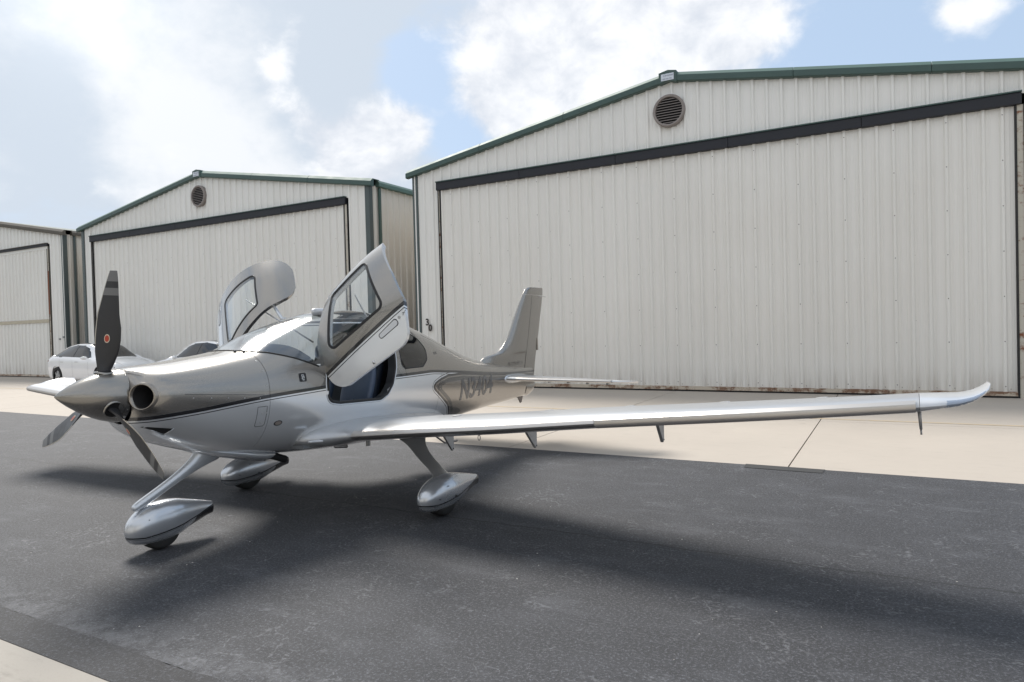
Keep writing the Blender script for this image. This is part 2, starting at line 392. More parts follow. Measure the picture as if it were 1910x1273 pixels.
# the strip of newer sealcoat has a ragged edge
random.seed(3)
g = G(); n = 700; xs = [-14+24*i/n for i in range(n+1)]
ys = []; w = 0
for i in range(n+1): w = w*.8+random.uniform(-.006, .006); ys.append(2.30+w)
g.add([(x, y, .005) for x, y in zip(xs, ys)]+[(x, 2.035, .005) for x in xs], [(i+n+1, i+n+2, i+1, i) for i in range(n)])
o = g.build('asphalt_strip', M['asphalt_new']); o['kind'] = 'structure'
sheet('asphalt_strip_base', -160, 120, 2.03, 2.30, -.004, M['asphalt_new'])
apron = sheet('apron', -160, 120, 8.9, 34, -.03, M['joint'])
SX = [-1.12+3.95*k for k in range(-13, 6)]
base_me = None
for i in range(len(SX)-1):
    for (y0, y1) in ((8.9, 13.22), (13.22, 18.30)):
        g = G(); g.box(SX[i]+.009, SX[i+1]-.009, y0+(.0 if y0 < 9 else .006), y1-.006, -.028, 0)
        g.build('concrete_slab', M['concrete'], apron)
far = sheet('gap_floor', -160, 120, 18.30, 36, -.012, M['concrete'], None, apron)
sheet('yellow_line', -70, 30, 13.50, 13.60, .004, M['yellow'])
near = sheet('opposite_apron', -160, 120, -14, 2.03, -.03, M['joint'])
for i in range(4, len(SX)-1):
    for (y0, y1) in ((-2.4, 2.03), (-7.4, -2.4)):
        g = G(); g.box(SX[i]+3.2+.006, SX[i+1]+3.2-.006, y0+.006, y1, -.028, .012)
        bevel(g.build('concrete_slab', M['concrete_near'], near), .012, 2)
g = G(); g.add([(-1.62, 8.915, .005), (-1.60, 8.69, .005), (-.72, 8.68, .005), (-.70, 8.90, .005)], [(0, 1, 2, 3)])
g.build('asphalt_patch', simple('patch_sealcoat', (.034, .035, .036), .85, 0, 0, .3, 20))['kind'] = 'structure'
# loose chips of stone lying on the asphalt
g = G(); random.seed(11)
for k in range(60):
    x = random.uniform(-7, 3); y = random.uniform(2.2, 6.8); r = random.uniform(.003, .008)
    g.add([(x-r, y, 0), (x, y-r*.8, 0), (x+r, y, 0), (x+r*.2, y+r, 0), (x, y, r*.7)], [(0,1,4),(1,2,4),(2,3,4),(3,0,4)])
tag(g.build('gravel_chips', simple('stone_chip', (.42, .40, .37), .8)), kind='stuff', label='loose pale stone chips scattered over the dark asphalt', category='gravel')

# ------------------------------------------------------------------ hangars
RIB = .342
def rake(lx): return 8.52-.1645*abs(lx)                    # top of the rake trim
def panel_profile(u0, u1, first_rib):
    """points (u, proud) of a ribbed metal sheet between u0 and u1, ribs on a common pitch"""
    P = [(u0, 0)]; k = math.ceil((u0-first_rib-.05)/RIB)
    while True:
        c = first_rib+k*RIB
        if c-.13 > u1: break
        for du, h in ((-.055,0),(-.022,.052),(.022,.052),(.055,0),(.10,0),(.112,.007),(.128,.007),(.14,0),(.195,0),(.207,.007),(.223,.007),(.235,0)):
            u = c+du
            if u0+.001 < u < u1-.001: P.append((u, h))
        k += 1
    P.append((u1, 0)); return P
def ribbed(name, u0, u1, zb, zt, mt, parent, first, frame):
    """one sheet; zb/zt functions of u, frame maps (u, proud, z) to the hangar's space"""
    P = panel_profile(u0, u1, first); n = len(P)
    vs = [frame(u, h, zb(u)) for u, h in P]+[frame(u, h, zt(u)) for u, h in P]
    vs += [frame(u0, -.03, zb(u0)), frame(u1, -.03, zb(u1)), frame(u0, -.03, zt(u0)), frame(u1, -.03, zt(u1))]
    fs = [(i, i+1, i+1+n, i+n) for i in range(n-1)]+[(2*n, 0, n, 2*n+2), (n-1, 2*n+1, 2*n+3, 2*n-1)]
    return mesh(name, vs, fs, mt, parent, recalc=False)
def chunks(a, b, first, ribs=3):
    """cut [a, b] half-way between ribs, every three ribs"""
    step = ribs*RIB; c = first-RIB/2; k = math.ceil((a-c+.05)/step); L = [a]
    while c+k*step < b-.05: L.append(c+k*step); k += 1
    return L+[b]
def hangar(label, rx, facing, d0, d1, half_l, half_r, style='green', simple_sides=False, group='metal hangars in a row', yf=YF):
    H = empty('hangar', (rx, yf, 0), 0 if facing > 0 else math.pi, label=label, category='hangar', group=group)
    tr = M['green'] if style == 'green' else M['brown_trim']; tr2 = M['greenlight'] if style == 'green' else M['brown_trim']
    front = lambda u, h, z: (u, -h, z)
    doorf = lambda u, h, z: (u, .03-h, z)
    first = .06; zh0, zh1 = 6.29, 6.54
    # piers and gable
    rk = lambda u: rake(u)-.22
    for a, b, zb in ((-half_l+.0, d0-.10, 0), (d0-.10, d1+.22, zh1-.02), (d1+.22, half_r, 0)):
        L = chunks(a, b, first)
        for i in range(len(L)-1):
            us = [L[i], L[i+1]]
            if us[0] < 0 < us[1]: pass
            ribbed('wall_panel', us[0], us[1], lambda u, zb=zb: zb, rk, M['siding'], H, first, front)
    # door leaf: sheets share one mesh where they are alike
    L = chunks(d0, d1, first); shared = None
    for i in range(len(L)-1):
        full = abs(L[i+1]-L[i]-3*RIB) < 1e-4
        if full and shared is not None:
            o = bpy.data.objects.new('door_panel', shared.data); link(o, H); o.location.x = L[i]-shared_u
        else:
            o = ribbed('door_panel', L[i], L[i+1], lambda u: .13, lambda u: zh0, M['siding_door'], H, first, doorf)
            if full: shared, shared_u = o, L[i]
    # rusty bottom rail, dark sill
    x = d0
    while x < d1-.01:
        x2 = min(x+2.5, d1); g = G(); g.box(x+.004, x2-.004, -.035, .06, .045, .135); g.box(x+.004, x2-.004, -.06, -.035, .045, .06)
        g.build('bottom_rail', M['rust_rail'], H); x = x2
    g = G(); g.box(d0, d1, -.02, .3, -.02, .045); g.build('door_seal', M['rubber'], H)
    # jambs
    for s, u in ((-1, d0), (1, d1)):
        g = G(); a, b = sorted((u+s*.005, u+s*.035)); g.box(a, b, -.045, .06, 0, zh0)
        if s < 0: g.box(d0-.10, d0-.075, -.05, .06, 0, zh0)
        else: g.box(d1+.15, d1+.17, -.05, .06, 0, zh0)
        g.build('jamb_edge', M['rubber'] if style == 'green' else M['brown_trim'], H)
        g = G()
        if s < 0: g.box(d0-.073, d0-.036, -.03, .06, 0, zh0)
        else: g.box(d1+.037, d1+.148, -.03, .06, 0, zh0)
        g.build('jamb', M['jamb'], H)
    # header beam over the door
    n = 5; a, b = d0-.12, d1+.12
    hh0, hh1, hp = (zh0, zh1, .11) if style == 'green' else (zh0+.14, zh1, .08)
    for i in range(n):
        x0, x1 = a+(b-a)*i/n, a+(b-a)*(i+1)/n
        g = G(); g.box(x0+.003, x1-.003, -hp, .05, hh0, hh1); bevel(g.build('header_beam', M['header'], H), .012, 2)
    if style != 'green':
        g = G(); g.box(d0, d1, .0, .05, zh0-.01, hh0); g.build('door_top_strip', M['siding_door'], H)
    g = G(); g.box(a, b, -hp-.03, 0, hh1+.002, hh1+.03); g.build('header_flashing', M['green'] if style == 'green' else M['brown_trim'], H)
    # corner trims
    for s, hw in ((-1, half_l), (1, half_r)):
        g = G(); x0, x1 = sorted((s*(hw-.16), s*(hw+.035))); g.box(x0, x1, -.05, -.001, 0, rake(hw)-.2); x0, x1 = sorted((s*(hw+.005), s*(hw+.035)))
        g.box(x0, x1, -.001, .14, 0, rake(hw)-.24)
        bevel(g.build('corner_trim', M['grey_trim'], H), .006, 1)
    # rake trim in three lengths per slope: vertical face, sloped top
    for s, hw in ((-1, half_l+.22), (1, half_r+.22)):
        for i in range(3):
            u0, u1 = s*(.22+(hw-.22)*i/3+(.004 if i else 0)), s*(.22+(hw-.22)*(i+1)/3-.004)
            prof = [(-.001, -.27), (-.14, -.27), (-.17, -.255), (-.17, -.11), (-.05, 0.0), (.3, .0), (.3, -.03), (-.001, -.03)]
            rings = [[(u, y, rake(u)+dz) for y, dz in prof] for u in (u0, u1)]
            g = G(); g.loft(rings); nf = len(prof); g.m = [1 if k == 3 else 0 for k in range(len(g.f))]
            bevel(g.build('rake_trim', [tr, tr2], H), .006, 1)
    # ridge cap with the small sign
    g = G(); prof = [(-.24, rake(.24)-.285), (0, rake(0)-.27), (.24, rake(.24)-.285), (.24, rake(.24)+.012), (0, rake(0)+.02), (-.24, rake(.24)+.012)]
    g.loft([[(x, y, z) for x, z in prof] for y in (-.19, .3)]); bevel(g.build('ridge_cap', tr, H), .008, 1)
    if style == 'green':
        g = G(); g.box(-.17, .17, -.205, -.192, rake(0)-.26, rake(0)-.085); sg = g.build('sign', M['sign'], H)
        for txt, sz, dx, dz, sh in (('Chromier', .075, -.12, -.155, .3), ('1-800-440-1706', .046, -.155, -.235, 0)):
            vs, fs = text_mesh(txt, sz, .003, (.92, 1), sh)
            mesh('lettering', [(x+dx, -.208-z, y+rake(0)+dz) for x, y, z in vs], fs, M['sign_text'], sg)
    # round louvred vent
    vz = 7.48; V = G(); ring = []
    for k in range(40):
        a = 2*math.pi*k/40; ring.append((math.cos(a), math.sin(a)))
    V.loft([[(c*r, y, vz+s_*r) for c, s_ in ring] for r, y in ((.43, -.02), (.43, -.14), (.40, -.165), (.36, -.155), (.35, -.05))], caps=False)
    vf = V.build('round_vent', M['vent'], H, smooth=True, auto=35)
    V = G(); V.add([(c*.352, -.066, vz+s_*.352) for c, s_ in ring], [tuple(range(40))]); V.build('dark_mesh', M['dark'], vf)
    for k in range(10):
        z = -.32+k*.068; hw_ = math.sqrt(max(.352**2-(z+.01)**2, .01))
        V = G(); V.loft([[(x, -.078, vz+z+.036), (x, -.072, vz+z+.044), (x, -.148, vz+z+.002), (x, -.154, vz+z-.010)] for x in (-hw_, hw_)])
        V.build('louvre', M['vent'], vf)
    # screws
    g = G(); random.seed(5)
    def scr(u, y, z, r=.013):
        a = [(u+r*math.cos(q), y, z+r*math.sin(q)) for q in (0, 1.05, 2.09, 3.14, 4.19, 5.24)]; g.add(a+[(u, y-.008, z)], [(i, (i+1) % 6, 6) for i in range(6)])
    k = math.ceil((d0-first)/RIB)
    while first+k*RIB < d1:
        u = first+k*RIB
        if k % 3 == 0:
            for z in np.arange(.25, 6.2, .98): scr(u, -.022, z)
        elif k % 3 == 1:
            for z in (.22, 1.7, 3.2, 4.6): 
                if random.random() < .7: scr(u+.05, .028, z+.03, .009)
        scr(u+.1, .028, .19, .011); k += 1
    if facing > 0:
        o = g.build('screws', M['screw'], H); o['kind'] = 'stuff'
    # sides, roof, back
    D = 15.0
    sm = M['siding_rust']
    for s, hw in ((-1, half_l), (1, half_r)):
        fr = (lambda u, h, z, hw=hw: (hw+h, u, z)) if s > 0 else (lambda u, h, z, hw=hw: (-hw-h, u, z))
        e = rake(hw)-.22
        if facing > 0:
            L = chunks(.002, D, .25); sh = None
            for i in range(len(L)-1):
                full = abs(L[i+1]-L[i]-3*RIB) < 1e-4
                if full and sh is not None:
                    o = bpy.data.objects.new('side_panel', sh.data); link(o, H); o.location.y = L[i]-shu
                else:
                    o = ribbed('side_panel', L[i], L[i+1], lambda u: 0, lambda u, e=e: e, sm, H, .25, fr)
                    if full: sh, shu = o, L[i]
            g = G(); x0, x1 = sorted((s*(hw+.037), s*(hw+.11))); g.box(x0, x1, .40, .50, .1, e-.05); bevel(g.build('downspout', tr if style == 'green' else M['grey_trim'], H), .008, 1)
        else:
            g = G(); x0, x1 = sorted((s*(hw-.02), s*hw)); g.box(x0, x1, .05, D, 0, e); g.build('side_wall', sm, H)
        g = G(); pr = [(hw+.0, e-.02), (hw+.20, e-.02), (hw+.20, e+.10), (hw+.10, rake(hw+.1)-.005), (hw, rake(hw)-.01)]
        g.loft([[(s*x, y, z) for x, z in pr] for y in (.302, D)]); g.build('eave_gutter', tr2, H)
        g = G(); g.loft([[(s*x, y, z) for x, z in ((0, rake(0)-.035), (hw+.1, rake(hw+.1)-.035), (hw+.1, rake(hw+.1)-.006), (0, rake(0)-.006))] for y in (.302, D+.2)])
        g.build('roof_slope', M['roof'], H)
    g = G(); g.add([(-half_l, D, 0), (half_r, D, 0), (half_r, D, rake(half_r)-.2), (0, D, rake(0)-.1), (-half_l, D, rake(half_l)-.2)], [(0, 1, 2, 3, 4)]); g.build('back_wall', sm, H)
    return H

h30 = hangar('large cream ribbed metal hangar with green trim, its wide door marked 30 beside it', -5.06, 1, -7.50, 7.46, 8.56, 8.60)
for ch, dx, dz in (('3', -.065, .0), ('0', .045, -.19)):
    vs, fs = text_mesh(ch, .30, .02, (.9, 1), 0, .008)
    mesh('number', [(x-8.14+dx-.0, -.055-z, y+1.98+dz) for x, y, z in vs], fs, M['num'], h30)
h29 = hangar('cream metal hangar with green trim behind the two white cars, second from the right', -24.33, 1, -7.68, 7.66, 8.50, 8.80)
h28 = hangar('cream metal hangar with faded brown trim at the left end, rusty door jamb', -43.1, 1, -7.4, 7.20, 8.6, 8.66, 'brown')
g = G(); g.box(-7.4, 7.18, -.032, -.026, 2.70, 2.86); g.build('seam_tape', simple('yellowed_tape', (.48, .43, .33), .6, 0, 0, .2, 6), h28)
# rusted edge beside the door of the left hangar
g = G(); g.box(7.245, 7.33, -.05, -.045, 3.1, 5.2); g.build('rust_patch', rusty('rusted_jamb_plate', (.30, .14, .08), (.30, .09, .035), .3), h28)
# row on the other side of the lane, behind the photographer
for i, x in enumerate((-5.06, -24.33, 14.3)):
    hangar(('cream metal hangar across the lane, facing the aircraft nose', 'cream metal hangar across the lane, furthest left of the row', 'cream metal hangar across the lane, furthest right of the row')[i], x, -1, -7.5, 7.5, 8.6, 8.6, yf=-9.5, group='metal hangars across the lane')
# small things at the foot of the walls
ub = empty('utility_box', (-32.95, 18.6, 0), 0, label='small grey electrical box on the wall gap behind the rear of the left white car', category='electrical box')
g = G(); g.box(-.9, -.55, .02, .22, 1.05, 1.5); bevel(g.build('box_body', M['box_grey'], ub), .01, 2)
g = G(); g.tube([(-.72, .12, 1.05), (-.72, .12, -.02)], .03); g.build('conduit', M['box_grey'], ub, smooth=True)
g = G(); g.box(-.87, -.58, .0, .018, 1.10, 1.45); bevel(g.build('box_door', M['box_grey'], ub), .005, 1)
for k, (dx, dz) in enumerate(((8.02, 1.86), (8.35, 1.95))):
    g = G(); g.box(dx, dx+.10, -.05, -.012, dz-.03, dz+.05); g.build('door_latch', M['box_grey'], h28)

# ------------------------------------------------------------------ aircraft
# working space: x aft of the spinner tip, y to the aircraft's LEFT, z up; stored meshes have y negated
def AC(vs): return [(v[0], -v[1], v[2]) for v in vs]
plane = empty('aircraft', (-5.38406754, 2.73465279, 0), 1.5485836862985811,
    label='silver and taupe single-engine propeller aircraft with both cabin doors swung up, parked on the asphalt', category='aircraft')
plane.rotation_euler = (-.0112, 0, 1.5485836862985811)
# ---------- fuselage section tables: x, top z, bottom z, z of max width, half width, upper exponent, lower exponent
ST=np.array([
[.470,1.545,1.110,1.335,.225,2.0,2.0],
[.500,1.553,1.060,1.330,.310,2.1,2.1],
[.550,1.560,1.015,1.325,.385,2.3,2.1],
[.640,1.568,.960,1.320,.440,2.5,2.1],
[.800,1.580,.890,1.310,.480,2.6,2.1],
[1.10,1.613,.785,1.290,.525,2.6,2.1],
[1.44,1.662,.705,1.260,.570,2.5,2.1],
[1.80,1.815,.650,1.230,.602,2.3,2.2],
[2.20,1.945,.605,1.210,.625,2.25,2.2],
[2.55,2.022,.580,1.200,.638,2.3,2.3],
[2.90,2.045,.560,1.195,.640,2.35,2.3],
[3.25,2.025,.550,1.190,.625,2.3,2.3],
[3.60,1.965,.550,1.180,.590,2.2,2.3],
[4.10,1.825,.565,1.160,.520,2.1,2.3],
[4.70,1.610,.600,1.120,.425,2.1,2.3],
[5.30,1.420,.630,1.080,.325,2.1,2.3],
[5.90,1.300,.655,1.030,.235,2.1,2.2],
[6.50,1.220,.675,.980,.160,2.1,2.2],
[7.00,1.170,.700,.950,.100,2.0,2.2],
[7.30,1.140,.770,.950,.055,2.0,2.0]])
def pchip(xs,ys,x):
    h=np.diff(xs); d=np.diff(ys)/h; m=np.zeros(len(xs))
    m[0]=d[0]; m[-1]=d[-1]
    for i in range(1,len(xs)-1):
        if d[i-1]*d[i]>0:
            w1=2*h[i]+h[i-1]; w2=h[i]+2*h[i-1]
            m[i]=(w1+w2)/(w1/d[i-1]+w2/d[i])
    x=np.clip(x,xs[0],xs[-1]); i=np.clip(np.searchsorted(xs,x)-1,0,len(xs)-2)
    t=(x-xs[i])/h[i]
    return ((2*t**3-3*t**2+1)*ys[i]+(t**3-2*t**2+t)*h[i]*m[i]+(-2*t**3+3*t**2)*ys[i+1]+(t**3-t**2)*h[i]*m[i+1])
def sect(x):
    return [float(pchip(ST[:,0],ST[:,k],x)) for k in range(1,7)]
_sc={}
def cheek(x,y,z):
    """forward swell of the cowl around the air inlets"""
    if x>.95: return 0.0
    d=math.hypot(y-.300,(z-1.335)/1.15); f=min(1,max(0,(.95-x)/.35)); f=f*f*(3-2*f)
    return .055*f*math.exp(-(d/.115)**2)
def surf(x,th):
    """point of the hull; th 0 = top, pi = keel, left side positive y; negative th = right side"""
    k=round(x,5)
    s=_sc.get(k)
    if s is None: s=_sc[k]=sect(x)
    zt,zb,zm,w,nu,nl=s
    sg=1 if th>=0 else -1; t=abs(th); c=math.cos(t); sn=max(math.sin(t),0)
    if c>=0: y=w*sn**(2/nu); z=zm+(zt-zm)*c**(2/nu)
    else: y=w*sn**(2/nl); z=zm-(zm-zb)*(-c)**(2/nl)
    return (x-cheek(x,y,z),sg*y,z)
def side_y(x,z):
    zt,zb,zm,w,nu,nl=sect(x)
    if z>=zm: u=min(max((z-zm)/(zt-zm),0),1); return w*(1-u**nu)**(1/nu)
    u=min(max((zm-z)/(zm-zb),0),1); return w*(1-u**nl)**(1/nl)

def poly_sdf(poly, x, z):
    d = 1e9; ins = False; n = len(poly); j = n-1
    for i in range(n):
        ax, az = poly[j]; bx, bz = poly[i]; ex, ez = bx-ax, bz-az; wx, wz = x-ax, z-az
        t_ = max(0, min(1, (wx*ex+wz*ez)/(ex*ex+ez*ez+1e-12))); dx, dz = wx-ex*t_, wz-ez*t_; d = min(d, dx*dx+dz*dz)
        if (az > z) != (bz > z) and x < ax+(z-az)*(bx-ax)/(bz-az+1e-12): ins = not ins
        j = i
    d = math.sqrt(d); return -d if ins else d
def rpoly(poly, r): return lambda x, z: poly_sdf(poly, x, z)-r
def line_z(pts):
    P = np.array(pts); return lambda x: float(pchip(P[:, 0], P[:, 1], x))
STRIPE = line_z([(.3, 1.135), (.5, 1.175), (.9, 1.212), (1.47, 1.262), (2.13, 1.292), (2.7, 1.312), (3.2, 1.322), (3.8, 1.322), (4.2, 1.298), (4.7, 1.258), (5.3, 1.205), (6.0, 1.150), (6.6, 1.118), (7.5, 1.09)])
CHEV = [(3.885, 1.125), (3.93, 1.165), (4.06, 1.205), (4.28, 1.240), (4.70, 1.235), (5.3, 1.18), (6.0, 1.13), (9, 1.05), (9, -1), (4.78, -1), (4.56, .60), (4.30, .85), (3.92, 1.07), (3.885, 1.10)]
def paint_attrs(me, pts):
    a = me.attributes.new('stripe', 'FLOAT', 'POINT'); a.data.foreach_set('value', [p[2]-STRIPE(p[0]) for p in pts])
    a = me.attributes.new('chevron', 'FLOAT', 'POINT'); a.data.foreach_set('value', [poly_sdf(CHEV, p[0], p[2]) if p[0] > 3.3 else 1.0 for p in pts])
# --- clipping of a parametric surface by signed distance fields
class Surf:
    def __init__(s, fn, us, vs, wrap=False):
        s.fn = fn; s.p = []; s.uv = []; s.tri = []; n = len(vs)
        for u in us:
            for v in vs: s.uv.append((u, v)); s.p.append(fn(u, v))
        for i in range(len(us)-1):
            for j in range(n-1):
                a = i*n+j; b = a+1; c = a+n; d = c+1
                if (i+j) % 2: s.tri += [(a, c, d), (a, d, b)]
                else: s.tri += [(a, c, b), (b, c, d)]
    def clip(s, f):
        """split along f = 0: returns (inside triangles, outside triangles)"""
        val = [f(p) for p in s.p]; cache = {}; ins = []; outs = []
        def cut(a, b):
            k = (min(a, b), max(a, b))
            if k not in cache:
                a, b = k; fa, fb = val[a], val[b]; lo, hi = 0.0, 1.0; t_ = fa/(fa-fb)
                for _ in range(3):
                    uv = tuple(s.uv[a][q]*(1-t_)+s.uv[b][q]*t_ for q in (0, 1)); p = s.fn(*uv); fp = f(p)
                    if abs(fp) < 2e-5: break
                    if (fp < 0) == (fa < 0): lo, fa2 = t_, fp
                    else: hi = t_
                    t_ = (lo+hi)/2 if _ else min(max(t_, .02), .98)
                    if _ == 0:
                        # secant step inside the bracket
                        if (fp < 0) == (fa < 0): t_ = lo+(1-lo)*fp/(fp-fb) if fp != fb else .5
                        else: t_ = t_*fa/(fa-fp) if fa != fp else .5
                s.uv.append(uv); s.p.append(s.fn(*uv)); val.append(0.0); cache[k] = len(s.p)-1
            return cache[k]
        for tr in s.tri:
            sg = [val[i] < 0 for i in tr]
            if all(sg): ins.append(tr)
            elif not any(sg): outs.append(tr)
            else:
                pi, po = [], []
                for k in range(3):
                    a, b = tr[k], tr[(k+1) % 3]
                    (pi if val[a] < 0 else po).append(a)
                    if (val[a] < 0) != (val[b] < 0): c = cut(a, b); pi.append(c); po.append(c)
                for P, L in ((pi, ins), (po, outs)):
                    for k in range(1, len(P)-1): L.append((P[0], P[k], P[k+1]))
        return ins, outs
    def region(s, tris):
        r = Surf.__new__(Surf); r.fn = s.fn; used = {}; r.p = []; r.uv = []; r.tri = []
        for tr in tris:
            q = []
            for i in tr:
                if i not in used: used[i] = len(r.p); r.p.append(s.p[i]); r.uv.append(s.uv[i])
                q.append(used[i])
            if len(set(q)) == 3: r.tri.append(tuple(q))
        return r
    def split(s, f):
        a, b = s.clip(f); return s.region(a), s.region(b)
    def build(s, name, material, parent, tf=None, paint=True, push=0.0, weld=1e-4, flipy=True, smooth=True):
        pts = s.p; at = pts
        if tf: pts = [tf(p) for p in pts]
        vs = AC(pts) if flipy else pts
        me = bpy.data.meshes.new(name); me.from_pydata([tuple(v) for v in vs], [], s.tri)
        for x in (material if isinstance(material, list) else [material]): me.materials.append(x)
        if paint: paint_attrs(me, at)
        bm = bmesh.new(); bm.from_mesh(me); bmesh.ops.remove_doubles(bm, verts=bm.verts[:], dist=weld)
        bmesh.ops.dissolve_degenerate(bm, edges=bm.edges[:], dist=1e-5)
        bmesh.ops.recalc_face_normals(bm, faces=bm.faces[:])
        bm.normal_update()
        # outward = away from the section's centre
        sc = 0
        for fa in list(bm.faces)[::7]:
            c = fa.calc_center_median(); sc += fa.normal.dot(Vector((0, c.y, c.z-(1.15 if flipy else .8))))*fa.calc_area()
        if tf is None and sc < 0: bmesh.ops.reverse_faces(bm, faces=bm.faces[:])
        if push:
            for v in bm.verts: v.co += v.normal*push
        bm.to_mesh(me); bm.free()
        if smooth: me.polygons.foreach_set('use_smooth', [True]*len(me.polygons))
        return link(bpy.data.objects.new(name, me), parent)

WS = [(1.36, 1.72), (1.44, 1.655), (1.60, 1.630), (1.80, 1.572), (1.98, 1.505), (2.075, 1.465), (2.115, 1.485), (2.26, 1.70), (2.44, 1.93), (2.46, 2.4), (1.0, 2.4)]
ws_p = rpoly(WS, .0)
DOOR = [(2.21, 1.20), (2.29, 1.185), (2.84, 1.165), (2.92, 1.20), (2.985, 1.27), (3.045, 1.42), (3.08, 1.62), (3.10, 2.3), (2.66, 2.3), (2.55, 1.93), (2.36, 1.68), (2.235, 1.45), (2.21, 1.30)]
DOORP = [(2.31, 1.24), (2.91, 1.20), (3.01, 1.38), (3.03, 1.62), (3.015, 2.3), (2.78, 2.3), (2.66, 1.93), (2.48, 1.70), (2.35, 1.50), (2.30, 1.34)]
DR = .08
door_p = rpoly(DOOR, DR)
def door_f(p): return max(door_p(p[0], p[2]), .16-abs(p[1])) if p[0] < 3.4 else 1.0
REARW = [(3.325, 1.455), (3.66, 1.455), (3.735, 1.50), (3.755, 1.56), (3.70, 1.635), (3.52, 1.715), (3.35, 1.745)]
rear_p = rpoly(REARW, .082)
def rear_f(p): return rear_p(p[0], p[2]) if 3.0 < p[0] < 4.1 else 1.0
def ws_f(p): return ws_p(p[0], p[2]) if p[0] < 2.6 else 1.0
INL = (.296, 1.335)
def inlet_f(p):
    if p[0] > .75: return 1.0
    return math.sqrt(((abs(p[1])-INL[0]-.01)/1.0)**2+((p[2]-INL[1])/1.12)**2)-.090
us = sorted(set([.47, .477, .485, .492, .5, .51, .52, .535, .55, .57, .59, .61, .64]+[round(.64+.03*k, 4) for k in range(1, 46)]+[round(1.99+.0325*k, 4) for k in range(0, 62)]+[round(4.0+.03*k, 4) for k in range(1, 40)]+[round(5.2+.06*k, 4) for k in range(0, 36)]+[7.3]))
nth = 121
ths = [math.pi*(2*k/(nth-1)-1) for k in range(nth)]
hull = Surf(surf, us, ths)
glassW, hull = hull.split(ws_f)
dropped, hull = hull.split(door_f)
glassR, hull = hull.split(rear_f)
_, hull = hull.split(inlet_f)
# panel gap between cowling and cabin: cowling is a part of its own
cowl_s, cabin_s = hull.split(lambda p: p[0]-(1.475+.0*p[2]))
cowl = solid(cowl_s.build('cowling', [M['paint'], M['dark']], plane, weld=2e-4), .006, -1, 1)
gapless = cabin_s.split(lambda p: p[0]-1.479)[1]
hullo = solid(gapless.build('fuselage', [M['paint'], M['lining']], plane), .018, -1, 1)
glassW.build('windshield', M['windshield'], plane, paint=False)
l_, r_ = glassR.split(lambda p: -p[1])
for q in (l_, r_): q.build('rear_window', M['tint_glass'], plane, paint=False)
def along_surface(f_list, rad, name, m, parent, tf=None, closed=True, n=6):
    g = G(); g.tube(f_list, rad, n); return mesh(name, AC([tf(p) for p in g.v] if tf else g.v), g.f, m, parent, True)
def outline(poly, r, seg=5):
    """rounded outline of a polygon in (x, z)"""
    c = (sum(p[0] for p in poly)/len(poly), sum(p[1] for p in poly)/len(poly)); P = []
    n = len(poly)
    for i in range(n):
        a, b, d = poly[i-1], poly[i], poly[(i+1) % n]
        ar = sum(poly[k][0]*poly[(k+1) % n][1]-poly[(k+1) % n][0]*poly[k][1] for k in range(n)); sg = 1 if ar > 0 else -1
        def nr(p, q):
            dx, dz = q[0]-p[0], q[1]-p[1]; L = math.hypot(dx, dz); return (sg*dz/L, -sg*dx/L)
        n1, n2 = nr(a, b), nr(b, d); a1, a2 = math.atan2(n1[1], n1[0]), math.atan2(n2[1], n2[0]); da = (a2-a1+math.pi) % (2*math.pi)-math.pi
        for k in range(seg+1): q = a1+da*k/seg; P.append((b[0]+r*math.cos(q), b[1]+r*math.sin(q)))
    Q = []
    for i in range(len(P)):
        p, q = P[i], P[(i+1) % len(P)]; L = math.hypot(q[0]-p[0], q[1]-p[1])
        for k in range(max(1, int(L/.03))): tt = k/max(1, int(L/.03)); Q.append((p[0]+(q[0]-p[0])*tt, p[1]+(q[1]-p[1])*tt))
    return Q
def seal(poly, r, rad, name, m, parent, side=1, tf=None, zmax=9, inset=0.0, off=0.0):
    pts = [(x, side*(side_y(x, z)+off), z) for x, z in outline(poly, r) if z < zmax]
    L = [Vector(p) for p in pts]; g = G()
    rings = []; n = len(L); k_ = 6
    for i, p in enumerate(L):
        d = (L[(i+1) % n]-L[i-1]).normalized(); u = d.cross(Vector((0, side, 0))).normalized(); w = d.cross(u)
        rings.append([p+u*math.cos(a)*rad+w*math.sin(a)*rad*.6 for a in [2*math.pi*k/k_ for k in range(k_)]])
    g.loft(rings, caps=False)
    base = (n-1)*k_
    g.add([], []); 
    if all(z < zmax for x, z in outline(poly, r)):
        for j in range(k_): g.f.append((base+j, base+(j+1) % k_, (j+1) % k_, j)); g.m.append(0)
    vs = [tf(p) for p in g.v] if tf else g.v
    return mesh(name, AC(vs), g.f, m, parent, True)
for s in (1, -1):
    seal(REARW, .082, .007, 'window_seal', M['rubber'], plane, s)
    seal(DOOR, DR, .014, 'door_seal', M['rubber'], plane, s, zmax=1.93)
    seal(DOOR, DR+.022, .008, 'door_sill_lip', M['silver'], plane, s, zmax=1.90)
# door frame return inside the opening (dark jamb)
for s in (1, -1):
    ring = [(x, z) for x, z in outline(DOOR, DR-.002) if z < 1.95]
    g = G(); A_ = [(x, s*(side_y(x, z)-.004), z) for x, z in ring]; B_ = [(x, s*(side_y(x, z)-.10), z) for x, z in ring]
    n = len(ring); g.add(A_+B_, [(i, i+1, i+1+n, i+n) for i in range(n-1)])
    mesh('door_jamb', AC(g.v), g.f, M['panel_black'], plane, True)
